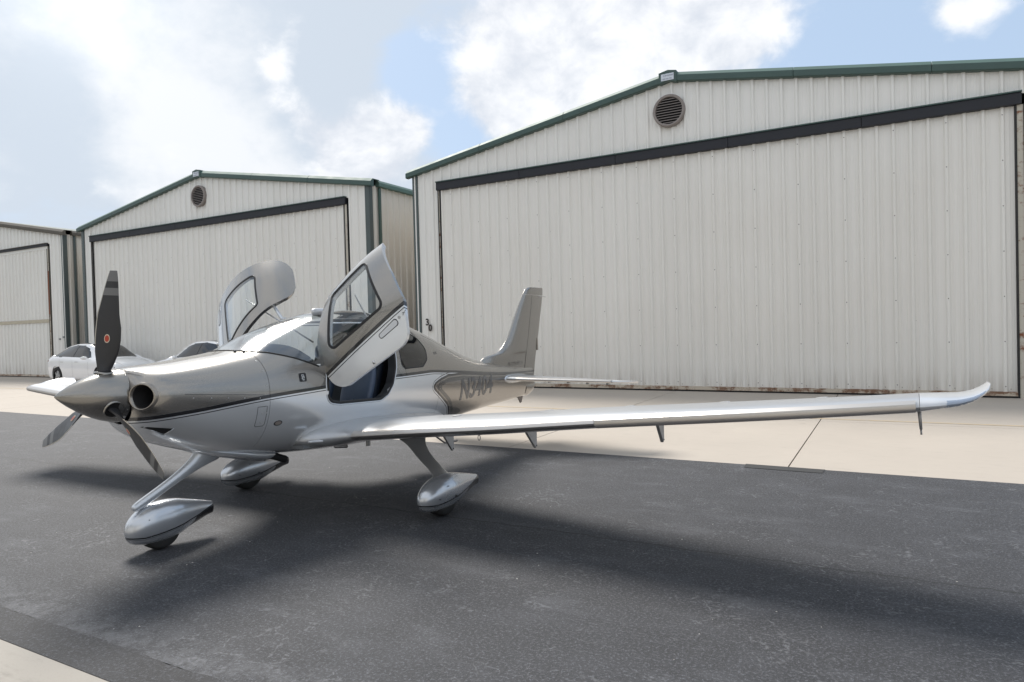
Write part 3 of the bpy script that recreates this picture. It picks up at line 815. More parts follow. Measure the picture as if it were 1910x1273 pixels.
# windshield border
pts = []
for i in range(61):
    th = -1.32+2.64*i/60
    # base line of the glass: march x until the field changes sign
    lo, hi = 1.2, 2.16
    for _ in range(22):
        mid = (lo+hi)/2; p = surf(mid, th)
        if ws_p(p[0], p[2]) < 0: hi = mid
        else: lo = mid
    if hi < 2.13: pts.append(surf(hi, th))
g = G(); g.tube(pts, .008, 6); mesh('windshield_seal', AC(g.v), g.f, M['rubber'], plane, True)

# --- engine inlets
for s in (1, -1):
    rings = []
    for (rr, dx, k) in ((.080, .022, 0), (.082, .004, 0), (.087, -.005, 0), (.091, -.006, 0), (.096, -.003, 0), (.101, .004, 0)):
        ring = []
        for q in range(40):
            a = 2*math.pi*q/40; y = INL[0]+.01+rr*math.cos(a); z = INL[1]+rr*1.12*math.sin(a)
            # x on the cowl face at this y
            lo, hi = .47, .95
            for _ in range(18):
                mid = (lo+hi)/2
                inside = False; zt, zb, zm, w, nu, nl = sect(mid)
                if zb < z < zt and side_y(mid, z) > y: inside = True
                if inside: hi = mid
                else: lo = mid
            ring.append((min(hi, .66)-cheek(min(hi, .66), y, z)+dx-.004, s*y, z))
        rings.append(ring)
    g = G(); g.loft(rings, caps=False); lip = mesh('air_inlet', AC(g.v), g.f, M['taupe'], plane, True)
    g = G(); g.loft([[(.50+.25*k, s*(INL[0]+.01-(.03*k)+.094*(1-.1*k)*math.cos(a)), INL[1]+.105*(1-.1*k)*math.sin(a)) for a in [2*math.pi*q/32 for q in range(32)]] for k in (0.0, .3, 1)], caps=False)
    rr = g.v; 
    g2 = G(); g2.loft([rings[0], [(x+.06, s*(INL[0]-.0+(s*y-INL[0])*.97), INL[1]+(z-INL[1])*.97) for x, y, z in rings[0]], [(.80, s*(INL[0]-.0+(s*y-INL[0])*.9), INL[1]+(z-INL[1])*.9) for x, y, z in rings[0]]], caps=False)
    g2.add([(.795, s*(INL[0]+.085*math.cos(a)), INL[1]+.095*math.sin(a)) for a in [2*math.pi*q/32 for q in range(32)]], [tuple(range(32))])
    mesh('inlet_duct', AC(g2.v), g2.f, M['dark'], lip, True)
    g = G(); g.box(.60, .62, s*INL[0]-.022, s*INL[0]+.022, INL[1]-.075, INL[1]+.055); mesh('duct_baffle', AC(g.v), g.f, M['panel_black'], lip)

# --- spinner and propeller: axis from the tip (z 1.376) through the hub (z 1.332)
ax_d = Vector((1, 0, -.075)).normalized(); tip = Vector((0, 0, 1.376))
ux = Vector((0, 1, 0)); uz = ux.cross(ax_d).normalized(); uz = -uz if uz.z < 0 else uz
prof = [(0, 0), (.003, .006), (.02, .022), (.05, .045), (.10, .079), (.16, .114), (.22, .144), (.28, .170), (.34, .190), (.40, .204), (.45, .212), (.466, .212), (.468, .20), (.468, .02)]
def srev(prof, n=64): return [[tip+ax_d*a+ux*(r*math.cos(q))+uz*(r*math.sin(q)) for q in [2*math.pi*k/n for k in range(n)]] for a, r in prof]
PH = .0645
blade_dir = [PH+k*2*math.pi/3 for k in range(3)]
g = G(); g.loft(srev(prof), caps=False); spin = mesh('spinner', AC(g.v), g.f, M['spinner'], plane, True, auto=50)
g = G(); g.loft(srev([(.462, .2128), (.470, .2128), (.473, .205)]), caps=False); mesh('backplate', AC(g.v), g.f, M['dark'], spin, True)
for k in range(18):
    q = 2*math.pi*(k+.5)/18; c = tip+ax_d*.445+ux*(.2125*math.cos(q))+uz*(.2125*math.sin(q)); nn = (ux*math.cos(q)+uz*math.sin(q))
    g = G(); t1 = ax_d; t2 = nn.cross(t1)
    g.loft([[c+nn*h+(t1*math.cos(a)+t2*math.sin(a))*r for a in [2*math.pi*j/8 for j in range(8)]] for h, r in ((-.001, .0045), (.0025, .004), (.003, .001))])
    mesh('spinner_screw', AC(g.v), g.f, M['chrome'], spin, True)
hub = tip+ax_d*.35
#        r     chord  pitch  sweep   thick
BL = [(.12, .070, 88, .00, .90), (.165, .075, 82, .00, .72), (.20, .092, 72, .0, .45), (.26, .125, 54, .004, .24), (.34, .168, 42, .008, .15), (.44, .200, 33, .010, .11),
      (.54, .208, 27, .008, .09), (.64, .192, 23, .0, .08), (.74, .165, 20, .006, .075), (.84, .134, 18, .012, .07), (.92, .104, 17, .018, .07), (.965, .082, 16, .021, .07), (.985, .070, 16, .022, .06)]
def interp(T, r, k):
    A = np.array(T); return float(np.interp(r, A[:, 0], A[:, k]))
def blade_ring(th, r, grow=0.0, a0=0.0, a1=1.0, n=28):
    er = ux*math.sin(th)+uz*math.cos(th)          # radial
    et = (ux*math.cos(th)-uz*math.sin(th))        # tangential
    c = interp(BL, r, 1); be = R(interp(BL, r, 2)); sw = interp(BL, r, 3); tk = interp(BL, r, 4)
    cd = (et*math.cos(be)+ax_d*math.sin(be)); nd = (et*-math.sin(be)+ax_d*math.cos(be))
    out_ = []
    for k in range(n):
        q = 2*math.pi*k/n; x = .5*math.cos(q); s_ = math.sin(q)
        tt = tk*.5*s_*(1.0-.35*math.cos(q)*-1) if tk < .4 else tk*.5*s_
        out_.append(hub+er*r+cd*(x*c+sw)+nd*(tt*c+(.0 if tk > .4 else .01*c)))
    return out_
for k, th in enumerate(blade_dir):
    rs = [.12, .14, .165, .18, .2, .23, .26, .3, .34, .39, .44, .49, .54, .59, .64, .69, .74, .775]
    seg = [('blade', rs, M['blade'])]
    g = G(); g.loft([blade_ring(th, r) for r in rs+[.785]]); g.loft([blade_ring(th, r) for r in (.787, .80, .815)], mi=1); g.loft([blade_ring(th, r) for r in (.817, .84, .862)], mi=0)
    g.loft([blade_ring(th, r) for r in (.785, .8, .832)], mi=1) if False else None
    # tip bands
    g = G(); g.loft([blade_ring(th, r) for r in rs+[.79]])
    g.loft([blade_ring(th, r) for r in (.79, .815, .848)], mi=1); g.loft([blade_ring(th, r) for r in (.848, .87, .90)], mi=0); g.loft([blade_ring(th, r) for r in (.90, .93, .965, .985)], mi=1)
    b = mesh('propeller_blade', AC(g.v), g.f, [M['blade'], M['blade_grey']], plane, True, True, g.m, auto=60)
    # metal leading edge strip
    g = G(); nn = 28
    rows = []
    for r in [.40+.585*i/14 for i in range(15)]:
        ring = blade_ring(th, r); cx = sum((Vector(p) for p in ring), Vector())/nn
        idx = [12, 13, 14, 15, 16]; rows.append([Vector(ring[i])+(Vector(ring[i])-cx).normalized()*.0012 for i in idx])
    g.loft(rows, closed=False); mesh('edge_guard', AC(g.v), g.f, M['blade_edge'], b, True)
    # oval emblem
    for rr, off, mt in ((.025, .003, M['cream_rim']), (.0195, .0042, M['red'])):
        g = G(); r0 = .45; er = ux*math.sin(th)+uz*math.cos(th); et = (ux*math.cos(th)-uz*math.sin(th))
        P = []
        for j in range(24):
            q = 2*math.pi*j/24; r = r0+rr*math.sin(q)*1.35; be = R(interp(BL, r, 2)); c = interp(BL, r, 1)
            cd = et*math.cos(be)+ax_d*math.sin(be); nd = et*-math.sin(be)+ax_d*math.cos(be); x = rr*.85*math.cos(q)
            P.append((hub+er*r+cd*(x+interp(BL, r, 3)), nd, c, r))
        for sgn in (-1,):
            g.add([p+nd*(sgn*(interp(BL, r, 4)*.5*c*1.0+off)+.01*c) for p, nd, c, r in P]+[p+nd*(sgn*(interp(BL, r, 4)*.5*c*.86)) for p, nd, c, r in P], [tuple(range(24))]+[(j, (j+1) % 24, (j+1) % 24+24, j+24) for j in range(24)])
        mesh('emblem', AC(g.v), g.f, mt, b)
    # dark hole where the blade leaves the spinner
    er = ux*math.sin(th)+uz*math.cos(th); et = (ux*math.cos(th)-uz*math.sin(th))
    ring = lambda rad, h: [tip+ax_d*(.355+rad*math.cos(q))+et*(rad*math.sin(q))+er*(h-.004+math.sqrt(max(.198**2-(rad*math.sin(q))**2, 0))+(rad*math.cos(q))*.12) for q in [2*math.pi*j/28 for j in range(28)]]
    g = G(); g.loft([ring(.074, -.008), ring(.073, .006), ring(.066, .006), ring(.062, .0025), ring(.02, .0025)], caps=False); mesh('blade_cuff', AC(g.v), g.f, [M['spinner'], M['dark']], spin, True, True, [1 if i >= 28*2 else 0 for i in range(28*4)])

# --- wings
def foil(n=22):
    """closed aerofoil from trailing edge over the top to the nose and back, unit chord, unit thickness"""
    P = []
    for i in range(n+1):
        x = .5*(1+math.cos(math.pi*i/n)); y = 5*(.2969*math.sqrt(max(x, 0))-.126*x-.3516*x*x+.2843*x**3-.1036*x**4); P.append((x, y+.0, 1))
    for i in range(1, n):
        x = .5*(1-math.cos(math.pi*i/n)); y = 5*(.2969*math.sqrt(max(x, 0))-.126*x-.3516*x*x+.2843*x**3-.1036*x**4); P.append((x, -y*.82, -1))
    return P
FO = foil()
#      y     LEx    TEx    z(LE line)  thick(m)  dz of TE
WG = [(.30, 1.86, 4.28, .775, .30, -.02), (.48, 1.90, 4.15, .775, .30, -.02), (.56, 1.98, 4.02, .775, .275, -.02), (.62, 2.09, 3.90, .775, .245, -.02), (.68, 2.19, 3.80, .776, .222, -.02), (.76, 2.24, 3.74, .780, .212, -.015), (.90, 2.246, 3.70, .790, .205, -.01),
      (1.32, 2.25, 3.63, .828, .198, -.01), (2.28, 2.25, 3.49, .905, .180, -.01), (3.34, 2.25, 3.34, 1.000, .160, -.01), (4.49, 2.26, 3.19, 1.090, .140, -.01), (5.30, 2.27, 3.09, 1.158, .122, -.01), (5.50, 2.275, 3.07, 1.176, .118, -.01)]
TIPS = [(5.50, 2.275, 3.07, 1.176, .118, -.01), (5.60, 2.32, 3.07, 1.182, .096, .0), (5.70, 2.41, 3.08, 1.186, .076, .005), (5.79, 2.52, 3.10, 1.200, .056, .005), (5.85, 2.63, 3.12, 1.222, .040, .005), (5.895, 2.75, 3.13, 1.248, .026, .005), (5.915, 2.88, 3.14, 1.268, .012, .0)]
def wpt(W_, y, x, zz, side=1):
    A = np.array(W_); le, te, z0, tk, dt = [float(np.interp(y, A[:, 0], A[:, k])) for k in range(1, 6)]
    c = te-le
    return (le+c*x, side*y, z0+zz*tk+dt*x+.012*math.sin(math.pi*min(x, 1))*c*.6)
def wring(W_, y, side=1, sel=None, grow=0.0):
    return [wpt(W_, y, x, z_+(grow/.2 if z_ > 0 else -grow/.2)*(1 if grow else 0)*(x < 1), side) for x, z_, s_ in (FO if sel is None else [FO[i] for i in sel])]
def wing_piece(name, W_, ysr, x0, x1, m, parent, side, caps=True, grow=0.0):
    """part of the wing between chord fractions x0..x1 as a closed solid"""
    up = [(x, z_) for x, z_, s_ in FO if s_ > 0]; lo = [(x, z_) for x, z_, s_ in FO if s_ < 0]
    X = np.array(sorted(set([x0, x1]+[x for x, z_ in up if x0 < x < x1])))
    ux_, uz_ = np.array([p[0] for p in up[::-1]]), np.array([p[1] for p in up[::-1]])
    lx_, lz_ = np.array([0]+[p[0] for p in lo]+[1]), np.array([0]+[p[1] for p in lo]+[lo[-1][1]*0+up[0][1]*-.8])
    rings = []
    for y in ysr:
        top = [wpt(W_, y, x, float(np.interp(x, ux_, uz_)), side) for x in X[::-1]]; bot = [wpt(W_, y, x, float(np.interp(x, lx_, lz_)), side) for x in X]
        if x0 == 0: bot = bot[1:]
        rings.append([(a, b, c+(grow if i < len(top) else -grow)) for i, (a, b, c) in enumerate(top+bot)] if not grow else [(a-(grow if True else 0)*(1-2*min(.5, (a-top[-1][0])/(top[0][0]-top[-1][0]+1e-9))), b, c+(grow if i < len(top)-1 else (-grow if i >= len(top) else 0))) for i, (a, b, c) in enumerate(top+bot)])
    g = G(); g.loft(rings); return mesh(name, AC(g.v), g.f, m, parent, True, auto=38)
lin = lambda a, b, n: [a+(b-a)*i/n for i in range(n+1)]
for side in (1, -1):
    # smooth spline of stations near the root gives the fillet
    A = np.array(WG); ys_ = sorted(set([.30, .40, .46]+lin(.48, .90, 16)+lin(.9, 5.5, 24)))
    WGs = [(y,)+tuple(float(pchip(A[:, 0], A[:, k], y)) for k in range(1, 6)) for y in ys_]
    root_y = [y for y in ys_ if y <= .7600]+[.78]
    wing = wing_piece('wing', WGs, [.30]+[y for y in ys_ if .30 < y <= .9]+lin(.9, 5.5, 30)[1:], 0, .74, M['wing_paint'], plane, side)
    wing_piece('wing_root_fairing', WGs, [y for y in ys_ if y <= .84], .742, 1.0, M['wing_paint'], wing, side)
    wing_piece('flap', WGs, lin(.85, 3.20, 8), .745, 1.0, M['wing_paint'], wing, side)
    wing_piece('aileron', WGs, lin(3.215, 5.05, 6), .745, 1.0, M['wing_paint'], wing, side)
    wing_piece('outer_trailing_edge', WGs, lin(5.06, 5.5, 2), .742, 1.0, M['wing_paint'], wing, side)
    # porous metal leading edge panels, the outer ones stand a little further forward
    wing_piece('leading_edge_panel', WGs, lin(.78, 1.30, 6), 0, .030, M['tks'], wing, side, grow=.0022)
    wing_piece('leading_edge_panel', WGs, lin(1.31, 3.32, 12), 0, .032, M['tks'], wing, side, grow=.004)
    wing_piece('leading_edge_panel', WGs, lin(3.33, 5.48, 14), 0, .038, M['tks'], wing, side, grow=.010)
    T = np.array(TIPS); tp = [(y,)+tuple(float(pchip(T[:, 0], T[:, k], y)) for k in range(1, 6)) for y in lin(5.503, 5.915, 20)]
    wt = wing_piece('wing_tip', tp, [p[0] for p in tp], 0, 1.0, M['white_paint'], wing, side)
    wing_piece('navigation_light', tp, [p[0] for p in tp if 5.63 < p[0] < 5.89], 0, .035, M['lens'], wt, side, grow=.003)
    for q in range(7):
        y = 5.575+.036*q; c = wpt(tp, y, .03, -.12, side); g = G(); g.box(c[0]-.004, c[0]+.012, c[1]-.012, c[1]+.012, c[2]-.005, c[2]+.005)
        mesh('light_element', AC(g.v), g.f, M['chrome'], wt)
    # flap and aileron hinge brackets
    for y, dp, ln in ((1.05, .30, .28), (2.18, .28, .30), (3.58, .24, .24)):
        A = np.array(WGs); tx = float(np.interp(y, A[:, 0], A[:, 2])); zz = wpt(WGs, y, .74, -.22, side)[2]
        g = G(); x0 = tx-.40
        pr = [(x0, zz+.02), (x0+ln+.04, zz+.02), (x0+ln, zz-.02), (x0+ln-.01, zz-dp), (x0+ln-.035, zz-dp-.015), (x0+.10, zz-dp*.45)]
        g.loft([[(x, side*y+h, z) for x, z in pr] for h in (-.014, .014)]); br = mesh('hinge_bracket', AC(g.v), g.f, M['bracket'], wing); bevel(br, .004, 1)
        for dx, dz in ((.12, -.045), (ln-.02, -dp+.01)):
            g = G(); g.loft([[(x0+dx+.007*math.cos(a), side*y+h, zz+dz+.007*math.sin(a)) for a in [2*math.pi*j/8 for j in range(8)]] for h in (-.017, .017)]); mesh('pivot_bolt', AC(g.v), g.f, M['panel_black'], br)
    # fuel filler cap and a few flush inspection covers on the upper skin, wicks on the trailing edge
    def disc(nm, y, xf, r, mt, h=.0025):
        c = Vector(wpt(WGs, y, xf, float(np.interp(xf, ux0, uz0)), side)); g = G()
        g.loft([[(c.x+rr*math.cos(a), c.y+rr*math.sin(a), c.z+dz+(rr*math.sin(a))*.086*side) for a in [2*math.pi*j/20 for j in range(20)]] for rr, dz in ((r, -.004), (r, h), (r*.8, h+.001))]); mesh(nm, AC(g.v), g.f, mt, wing)
    ux0 = np.array([x for x, z_, s_ in FO if s_ > 0][::-1]); uz0 = np.array([z_ for x, z_, s_ in FO if s_ > 0][::-1])
    disc('fuel_cap', 1.75, .30, .045, M['bracket'], .006)
    for y in (2.6, 3.4, 4.2, 4.9): disc('inspection_cover', y, .55, .04, M['silver'])
    for y in (3.6, 4.3, 5.0, 5.35):
        c = wpt(WGs, y, 1.0, 0, side); g = G(); g.tube([(c[0]-.01, c[1], c[2]), (c[0]+.12, c[1]+.01*side, c[2]-.004)], .003, 5); mesh('static_wick', AC(g.v), g.f, M['rubber'], wing)
    # tie-down ring
    c = wpt(WGs, 2.0, .30, -.45, side); g = G()
    g.tube([(c[0], c[1], c[2]+.02), (c[0], c[1], c[2]-.012)], .006, 8); rr_ = []
    pts = [(c[0], c[1]+.013*math.cos(a), c[2]-.034+.024*math.sin(a)) for a in [2*math.pi*j/20 for j in range(21)]]; g.tube(pts, .004, 6)
    mesh('tie_down_ring', AC(g.v), g.f, M['bracket'], wing, True)
# pitot mast under the left tip
g = G(); c = (2.56, 5.50, 1.10); g.tube([(c[0]+.02, c[1], c[2]+.04), (c[0]+.015, c[1]+.003, c[2]-.02), (c[0], c[1]+.008, c[2]-.10)], [.013, .011, .009], 8, flat=1.0)
g.tube([(c[0], c[1]+.008, c[2]-.10), (c[0]-.004, c[1]+.009, c[2]-.135)], .006, 8); mesh('pitot_mast', AC(g.v), g.f, M['bracket'], plane, True)

# --- tail
def vsec(z, le, te, tk, x0=0.0, x1=1.0, n=14):
    """horizontal slice of the fin"""
    c = te-le; P = []
    X = [x0+(x1-x0)*(.5-.5*math.cos(math.pi*i/n)) for i in range(n+1)]
    yt = lambda x: 5*(.2969*math.sqrt(max(x, 0))-.126*x-.3516*x*x+.2843*x**3-.1036*x**4)*tk
    for x in X: P.append((le+c*x, yt(x)+.002, z))
    for x in X[::-1]: P.append((le+c*x, -yt(x)-.002, z))
    return P
FIN = [(1.10, 5.70, 7.42, .12), (1.30, 5.75, 7.47, .12), (1.385, 5.90, 7.50, .118), (1.42, 6.19, 7.51, .115), (1.53, 6.43, 7.545, .108), (1.70, 6.605, 7.605, .10), (1.95, 6.79, 7.68, .09), (2.15, 6.94, 7.74, .083), (2.30, 7.065, 7.785, .077), (2.345, 7.105, 7.795, .074)]
Fz = np.array(FIN)
def fin_at(z): return [float(pchip(Fz[:, 0], Fz[:, k], z)) for k in (1, 2, 3)]
def fin_piece(name, zs, x0, x1, m, parent, table=None):
    rings = []
    for z in zs:
        le, te, tk = fin_at(z) if table is None else table(z); hinge = 7.02+(z-1.1)*.275
        a = (hinge-le)/(te-le) if x0 == 'h' or x1 == 'h' else 0
        q0 = a+.006 if x0 == 'h' else x0; q1 = a-.004 if x1 == 'h' else x1
        rings.append(vsec(z, le, te, tk, max(q0, 0), min(q1, 1)))
    g = G(); g.loft(rings); me_ = mesh(name, AC(g.v), g.f, m, parent, True, auto=45)
    return me_
def add_paint(o):
    pts = [(v.co.x, -v.co.y, v.co.z) for v in o.data.vertices]; paint_attrs(o.data, pts); return o
fin = fin_piece('vertical_fin', [1.10, 1.2, 1.3, 1.34, 1.37, 1.385, 1.40, 1.42, 1.45, 1.49, 1.53, 1.58, 1.64, 1.7, 1.8, 1.95, 2.1, 2.2, 2.3, 2.345], 0, 'h', M['paint'], plane); add_paint(fin)
rud = fin_piece('rudder', [.90, 1.0, 1.1, 1.2, 1.3, 1.4, 1.53, 1.7, 1.95, 2.15, 2.3, 2.345], 'h', 1.0, M['paint'], plane, table=lambda z: (lambda q: (q[0], min(q[1], 7.36+(z-.9)*.30) if z < 1.2 else q[1], q[2]))(fin_at(max(z, 1.1)))); add_paint(rud)
# fin cap
CAP = [(2.350, 7.11, 7.80, .073), (2.40, 7.155, 7.808, .070), (2.43, 7.19, 7.811, .062), (2.455, 7.24, 7.812, .048), (2.472, 7.31, 7.811, .03), (2.478, 7.38, 7.80, .012)]
g = G(); g.loft([vsec(z-.0, le, te, tk) for z, le, te, tk in CAP]); add_paint(mesh('fin_cap', AC(g.v), g.f, M['paint'], plane, True, auto=50))
g = G(); g.tube([(7.60, .03, 2.33), (7.86, .035, 2.325)], .004, 6); mesh('static_wick', AC(g.v), g.f, M['chrome'], plane, True)
g = G(); g.box(7.52, 7.56, -.012, .012, 1.42, 1.62); tt_ = mesh('trim_tab', AC(g.v), g.f, M['taupe'], plane)
# tail cone below the rudder
TC = [(6.95, .705, 1.00, .105), (7.06, .69, .98, .092), (7.16, .70, .955, .078), (7.26, .74, .93, .062), (7.34, .80, .915, .045), (7.39, .86, .91, .026)]
g = G(); g.loft([[(x, w*math.cos(a), (zb+zt)/2+(zt-zb)/2*math.sin(a)) for a in [2*math.pi*j/24 for j in range(24)]] for x, zb, zt, w in TC]); add_paint(mesh('tail_cone', AC(g.v), g.f, M['paint'], plane, True, auto=60))
g = G(); g.loft([[(x, h, z) for x, z in ((6.82, .70), (6.99, .70), (6.94, .60), (6.90, .59))] for h in (-.012, .012)]); bevel(mesh('tail_skid', AC(g.v), g.f, M['vent'], plane), .006, 1)
# horizontal stabiliser
HS = [(.06, 6.10, 7.20, 1.045, .105), (.20, 6.12, 7.20, 1.042, .10), (.54, 6.21, 7.17, 1.022, .088), (1.24, 6.44, 7.12, .990, .066), (1.70, 6.60, 7.09, .966, .052)]
HSl = [(y, a, b, z, tk, -.05) for y, a, b, z, tk in HS]
for side in (1, -1):
    st = wing_piece('stabiliser', HSl, lin(.06, 1.70, 10), 0, .66, M['wing_paint'], plane, side)
    wing_piece('elevator', HSl, lin(.16, 1.70, 8), .668, 1.0, M['wing_paint'], st, side)
    wing_piece('leading_edge_panel', HSl, lin(.36, 1.695, 8), 0, .07, M['tks'], st, side, grow=.003)
    HT = [(1.705, 6.62, 7.10, .965, .050, -.05), (1.78, 6.66, 7.11, .960, .046, -.05), (1.85, 6.74, 7.12, .955, .040, -.05), (1.91, 6.88, 7.12, .950, .03, -.05), (1.94, 7.02, 7.125, .948, .012, -.03)]
    wing_piece('stabiliser_tip', HT, [h[0] for h in HT], 0, 1.0, M['white_paint'], st, side)
    # blister where it meets the fuselage
    g = G(); c = (6.42, .155, 1.035); rings = []
    for i in range(13):
        q = math.pi*i/12; x = c[0]-.36*math.cos(q)*(1.0 if q < math.pi/2 else 1.25); r = math.sin(q)**.7
        rings.append([(x, side*(c[1]+.095*r*math.cos(a)), c[2]+.072*r*math.sin(a)-.02*(i/12)) for a in [2*math.pi*j/20 for j in range(20)]])
    g.loft(rings[1:-1]); mesh('root_blister', AC(g.v), g.f, M['silver'], st, True, auto=70)
    for q in range(4):
        y = .55+.32*q; c = wpt(HSl, y, .70, -.45, side); g = G(); g.box(c[0]-.02, c[0]+.05, c[1]-.012, c[1]+.012, c[2]-.03, c[2]); mesh('elevator_hinge', AC(g.v), g.f, M['bracket'], st)

# --- landing gear
def pant(name, cy, X, dz, side, parent, gap=.012):
    """teardrop wheel fairing: X rows of (x, zb, zt, half width)"""
    A = np.array(X); xs_ = lin(A[0, 0], A[-1, 0], 60); rings = []
    for x in xs_:
        zb, zt, w = [float(pchip(A[:, 0], A[:, k], x)) for k in (1, 2, 3)]; zc = zb*.48+zt*.52
        ring = []
        for j in range(64):
            a = 2*math.pi*j/64; cc, ss = math.cos(a), math.sin(a); ring.append((x, cy+w*math.copysign(abs(cc)**.85, cc), (zc+(zt-zc)*ss if ss > 0 else zc+(zc-zb)*ss)+dz))
        rings.append(ring)
    g = G(); g.loft(rings); o = mesh(name, AC(g.v), g.f, M['pant'], parent, True, auto=60)
    lf = lambda u: float(np.interp(u, [0, .15, .35, .55, .8, 1], [.168, .152, .162, .182, .224, .272]))
    u_ = [(v.co.x-A[0, 0])/(A[-1, 0]-A[0, 0]) for v in o.data.vertices]; z_ = [v.co.z-dz for v in o.data.vertices]
    a = o.data.attributes.new('line', 'FLOAT', 'POINT'); a.data.foreach_set('value', [z-lf(u) for u, z in zip(u_, z_)])
    a = o.data.attributes.new('tail', 'FLOAT', 'POINT'); a.data.foreach_set('value', [min(lf(u)-.030-z if u < .74 else lf(u)-.012-z, (u-.62)*.9-(.0 if z < .10 else (z-.10)*1.3 if u < .74 else 0)) for u, z in zip(u_, z_)])
    return o
def pant_mat():
    m, t, b = mat('wheel_fairing_paint')
    d = t.new('ShaderNodeAttribute', attribute_name='line').outputs['Fac']; tl = t.new('ShaderNodeAttribute', attribute_name='tail').outputs['Fac']
    def band(a, bb, e=.001): return t.math('MULTIPLY', t.step(d, a-e, a+e), t.math('SUBTRACT', 1.0, t.step(d, bb-e, bb+e)))
    f = t.math('MAXIMUM', t.math('MAXIMUM', band(-.012, 0), band(-.022, -.018)), t.step(tl, -.001, .001))
    c = t.mix(f, (.58, .60, .63), (.012, .012, .014)); t.l.new(c, b.inputs['Base Color'])
    t.l.new(t.math('MULTIPLY_ADD', f, -.6, .7), b.inputs['Metallic']); b.inputs['Roughness'].default_value = .25; b.inputs['Coat Weight'].default_value = .8; b.inputs['Coat Roughness'].default_value = .03
    return m
M['pant'] = pant_mat()
def wheel(cx, cy, z0, rad, wid, parent, name='wheel'):
    prof = [(-.5, .55), (-.5, .82), (-.44, .93), (-.30, .985), (0, 1.0), (.30, .985), (.44, .93), (.5, .82), (.5, .55)]
    g = G(); g.loft([[(cx+rad*r*math.cos(a), cy+wid*q, z0+rad+rad*r*math.sin(a)) for a in [2*math.pi*j/40 for j in range(40)]] for q, r in prof], caps=False)
    w = mesh('wheel', AC(g.v), g.f, M['tyre'], parent, True)
    g = G(); g.loft([[(cx+rad*r*math.cos(a), cy+wid*q, z0+rad+rad*r*math.sin(a)) for a in [2*math.pi*j/32 for j in range(32)]] for q, r in ((-.42, .2), (-.42, .56), (.42, .56), (.42, .2))]); mesh('rim', AC(g.v), g.f, M['bracket'], w, True, auto=40)
PX = [(0, .170, .215, .006), (.02, .135, .258, .045), (.07, .098, .308, .080), (.16, .076, .358, .108), (.28, .060, .390, .122), (.42, .058, .398, .122), (.55, .075, .388, .112), (.70, .118, .358, .088), (.84, .150, .326, .062), (.94, .172, .302, .046), (1.0, .180, .288, .040)]
def mk(x0, x1, zs=1.0, zo=0.0): return [(x0+(x1-x0)*a, zb*zs+zo, zt*zs+zo, w) for a, zb, zt, w in PX]
for side, cy, z0, sx in ((1, 1.494, -.017, 0), (-1, -1.30, .014, -.04)):
    gear = pant('main_wheel_fairing', cy, mk(2.36+sx, 3.30+sx, .98), z0, side, plane)
    wheel(2.70+sx, cy, z0, .19, .15, gear)
    g = G(); n = 22
    ST_ = [((3.02, side*.86, .70), .24, .055), ((2.98, side*.95, .655), .17, .040), ((2.93, side*1.03, .60), .115, .032), ((2.87, side*1.16, .50), .098, .029), ((2.81, side*(abs(cy)-.14), .405), .092, .028), ((2.78, side*(abs(cy)-.07), .365+z0), .105, .034), ((2.76, side*(abs(cy)-.02), .335+z0), .16, .060)]
    rings = [[(c[0]+a*math.cos(q)*(1 if math.cos(q) < 0 else 1.2), c[1]+b_*math.sin(q), c[2]+(b_*.3*math.sin(q)*-side)) for q in [2*math.pi*j/n for j in range(n)]] for c, a, b_ in ST_]
    # refine along the strut
    g.loft(rings); o = mesh('main_gear_leg', AC(g.v), g.f, M['strut'], plane, True, auto=80)
    ss = o.modifiers.new('sub', 'SUBSURF'); ss.levels = ss.render_levels = 2
    for dx, dz, r in ((.16, .20, .004), (.42, .18, .011), (.46, .12, .004), (.30, .30, .004)):
        for sd in (1,):
            yy = cy+.122
            g = G(); g.loft([[(2.36+sx+dx+r*math.cos(a), yy+h, z0+dz+r*math.sin(a)) for a in [2*math.pi*j/8 for j in range(8)]] for h in (-.02, .004)]); mesh('fairing_screw', AC(g.v), g.f, M['panel_black'], gear)
ncy = -.10
gear = pant('nose_wheel_fairing', ncy, mk(.535, 1.325, 1.02), 0, 1, plane); wheel(.83, ncy, 0, .17, .13, gear)
g = G(); ST_ = [((1.30, -.03, .80), .17, .095), ((1.25, -.035, .745), .115, .062), ((1.17, -.045, .685), .070, .042), ((1.02, -.06, .595), .044, .034), ((.80, -.08, .480), .040, .032), ((.655, ncy+.0, .405), .040, .034), ((.60, ncy+.0, .378), .030, .030)]
n = 20; rings = []
for i, (c, a, b_) in enumerate(ST_):
    d = (Vector(ST_[min(i+1, 6)][0])-Vector(ST_[max(i-1, 0)][0])).normalized(); u = Vector((0, 1, 0)); w = d.cross(u).normalized()
    rings.append([Vector(c)+w*a*math.cos(q)+u*b_*math.sin(q) for q in [2*math.pi*j/n for j in range(n)]])
g.loft(rings); o = mesh('nose_gear_leg', AC(g.v), g.f, M['silver'], plane, True, auto=80); ss = o.modifiers.new('sub', 'SUBSURF'); ss.levels = ss.render_levels = 2
for dx, dz, r in ((.145, .26, .004), (.20, .22, .0125), (.21, .165, .004), (.155, .12, .004), (.30, .24, .004), (.40, .20, .004)):
    g = G(); A_ = np.array(mk(.535, 1.325)); yy = ncy+float(np.interp(.535+dx, A_[:, 0], A_[:, 3]))*.95
    g.loft([[(.535+dx+r*math.cos(a), yy+h, dz+.03+r*math.sin(a)) for a in [2*math.pi*j/10 for j in range(10)]] for h in (-.02, .003)]); mesh('fairing_screw', AC(g.v), g.f, M['panel_black'], gear)

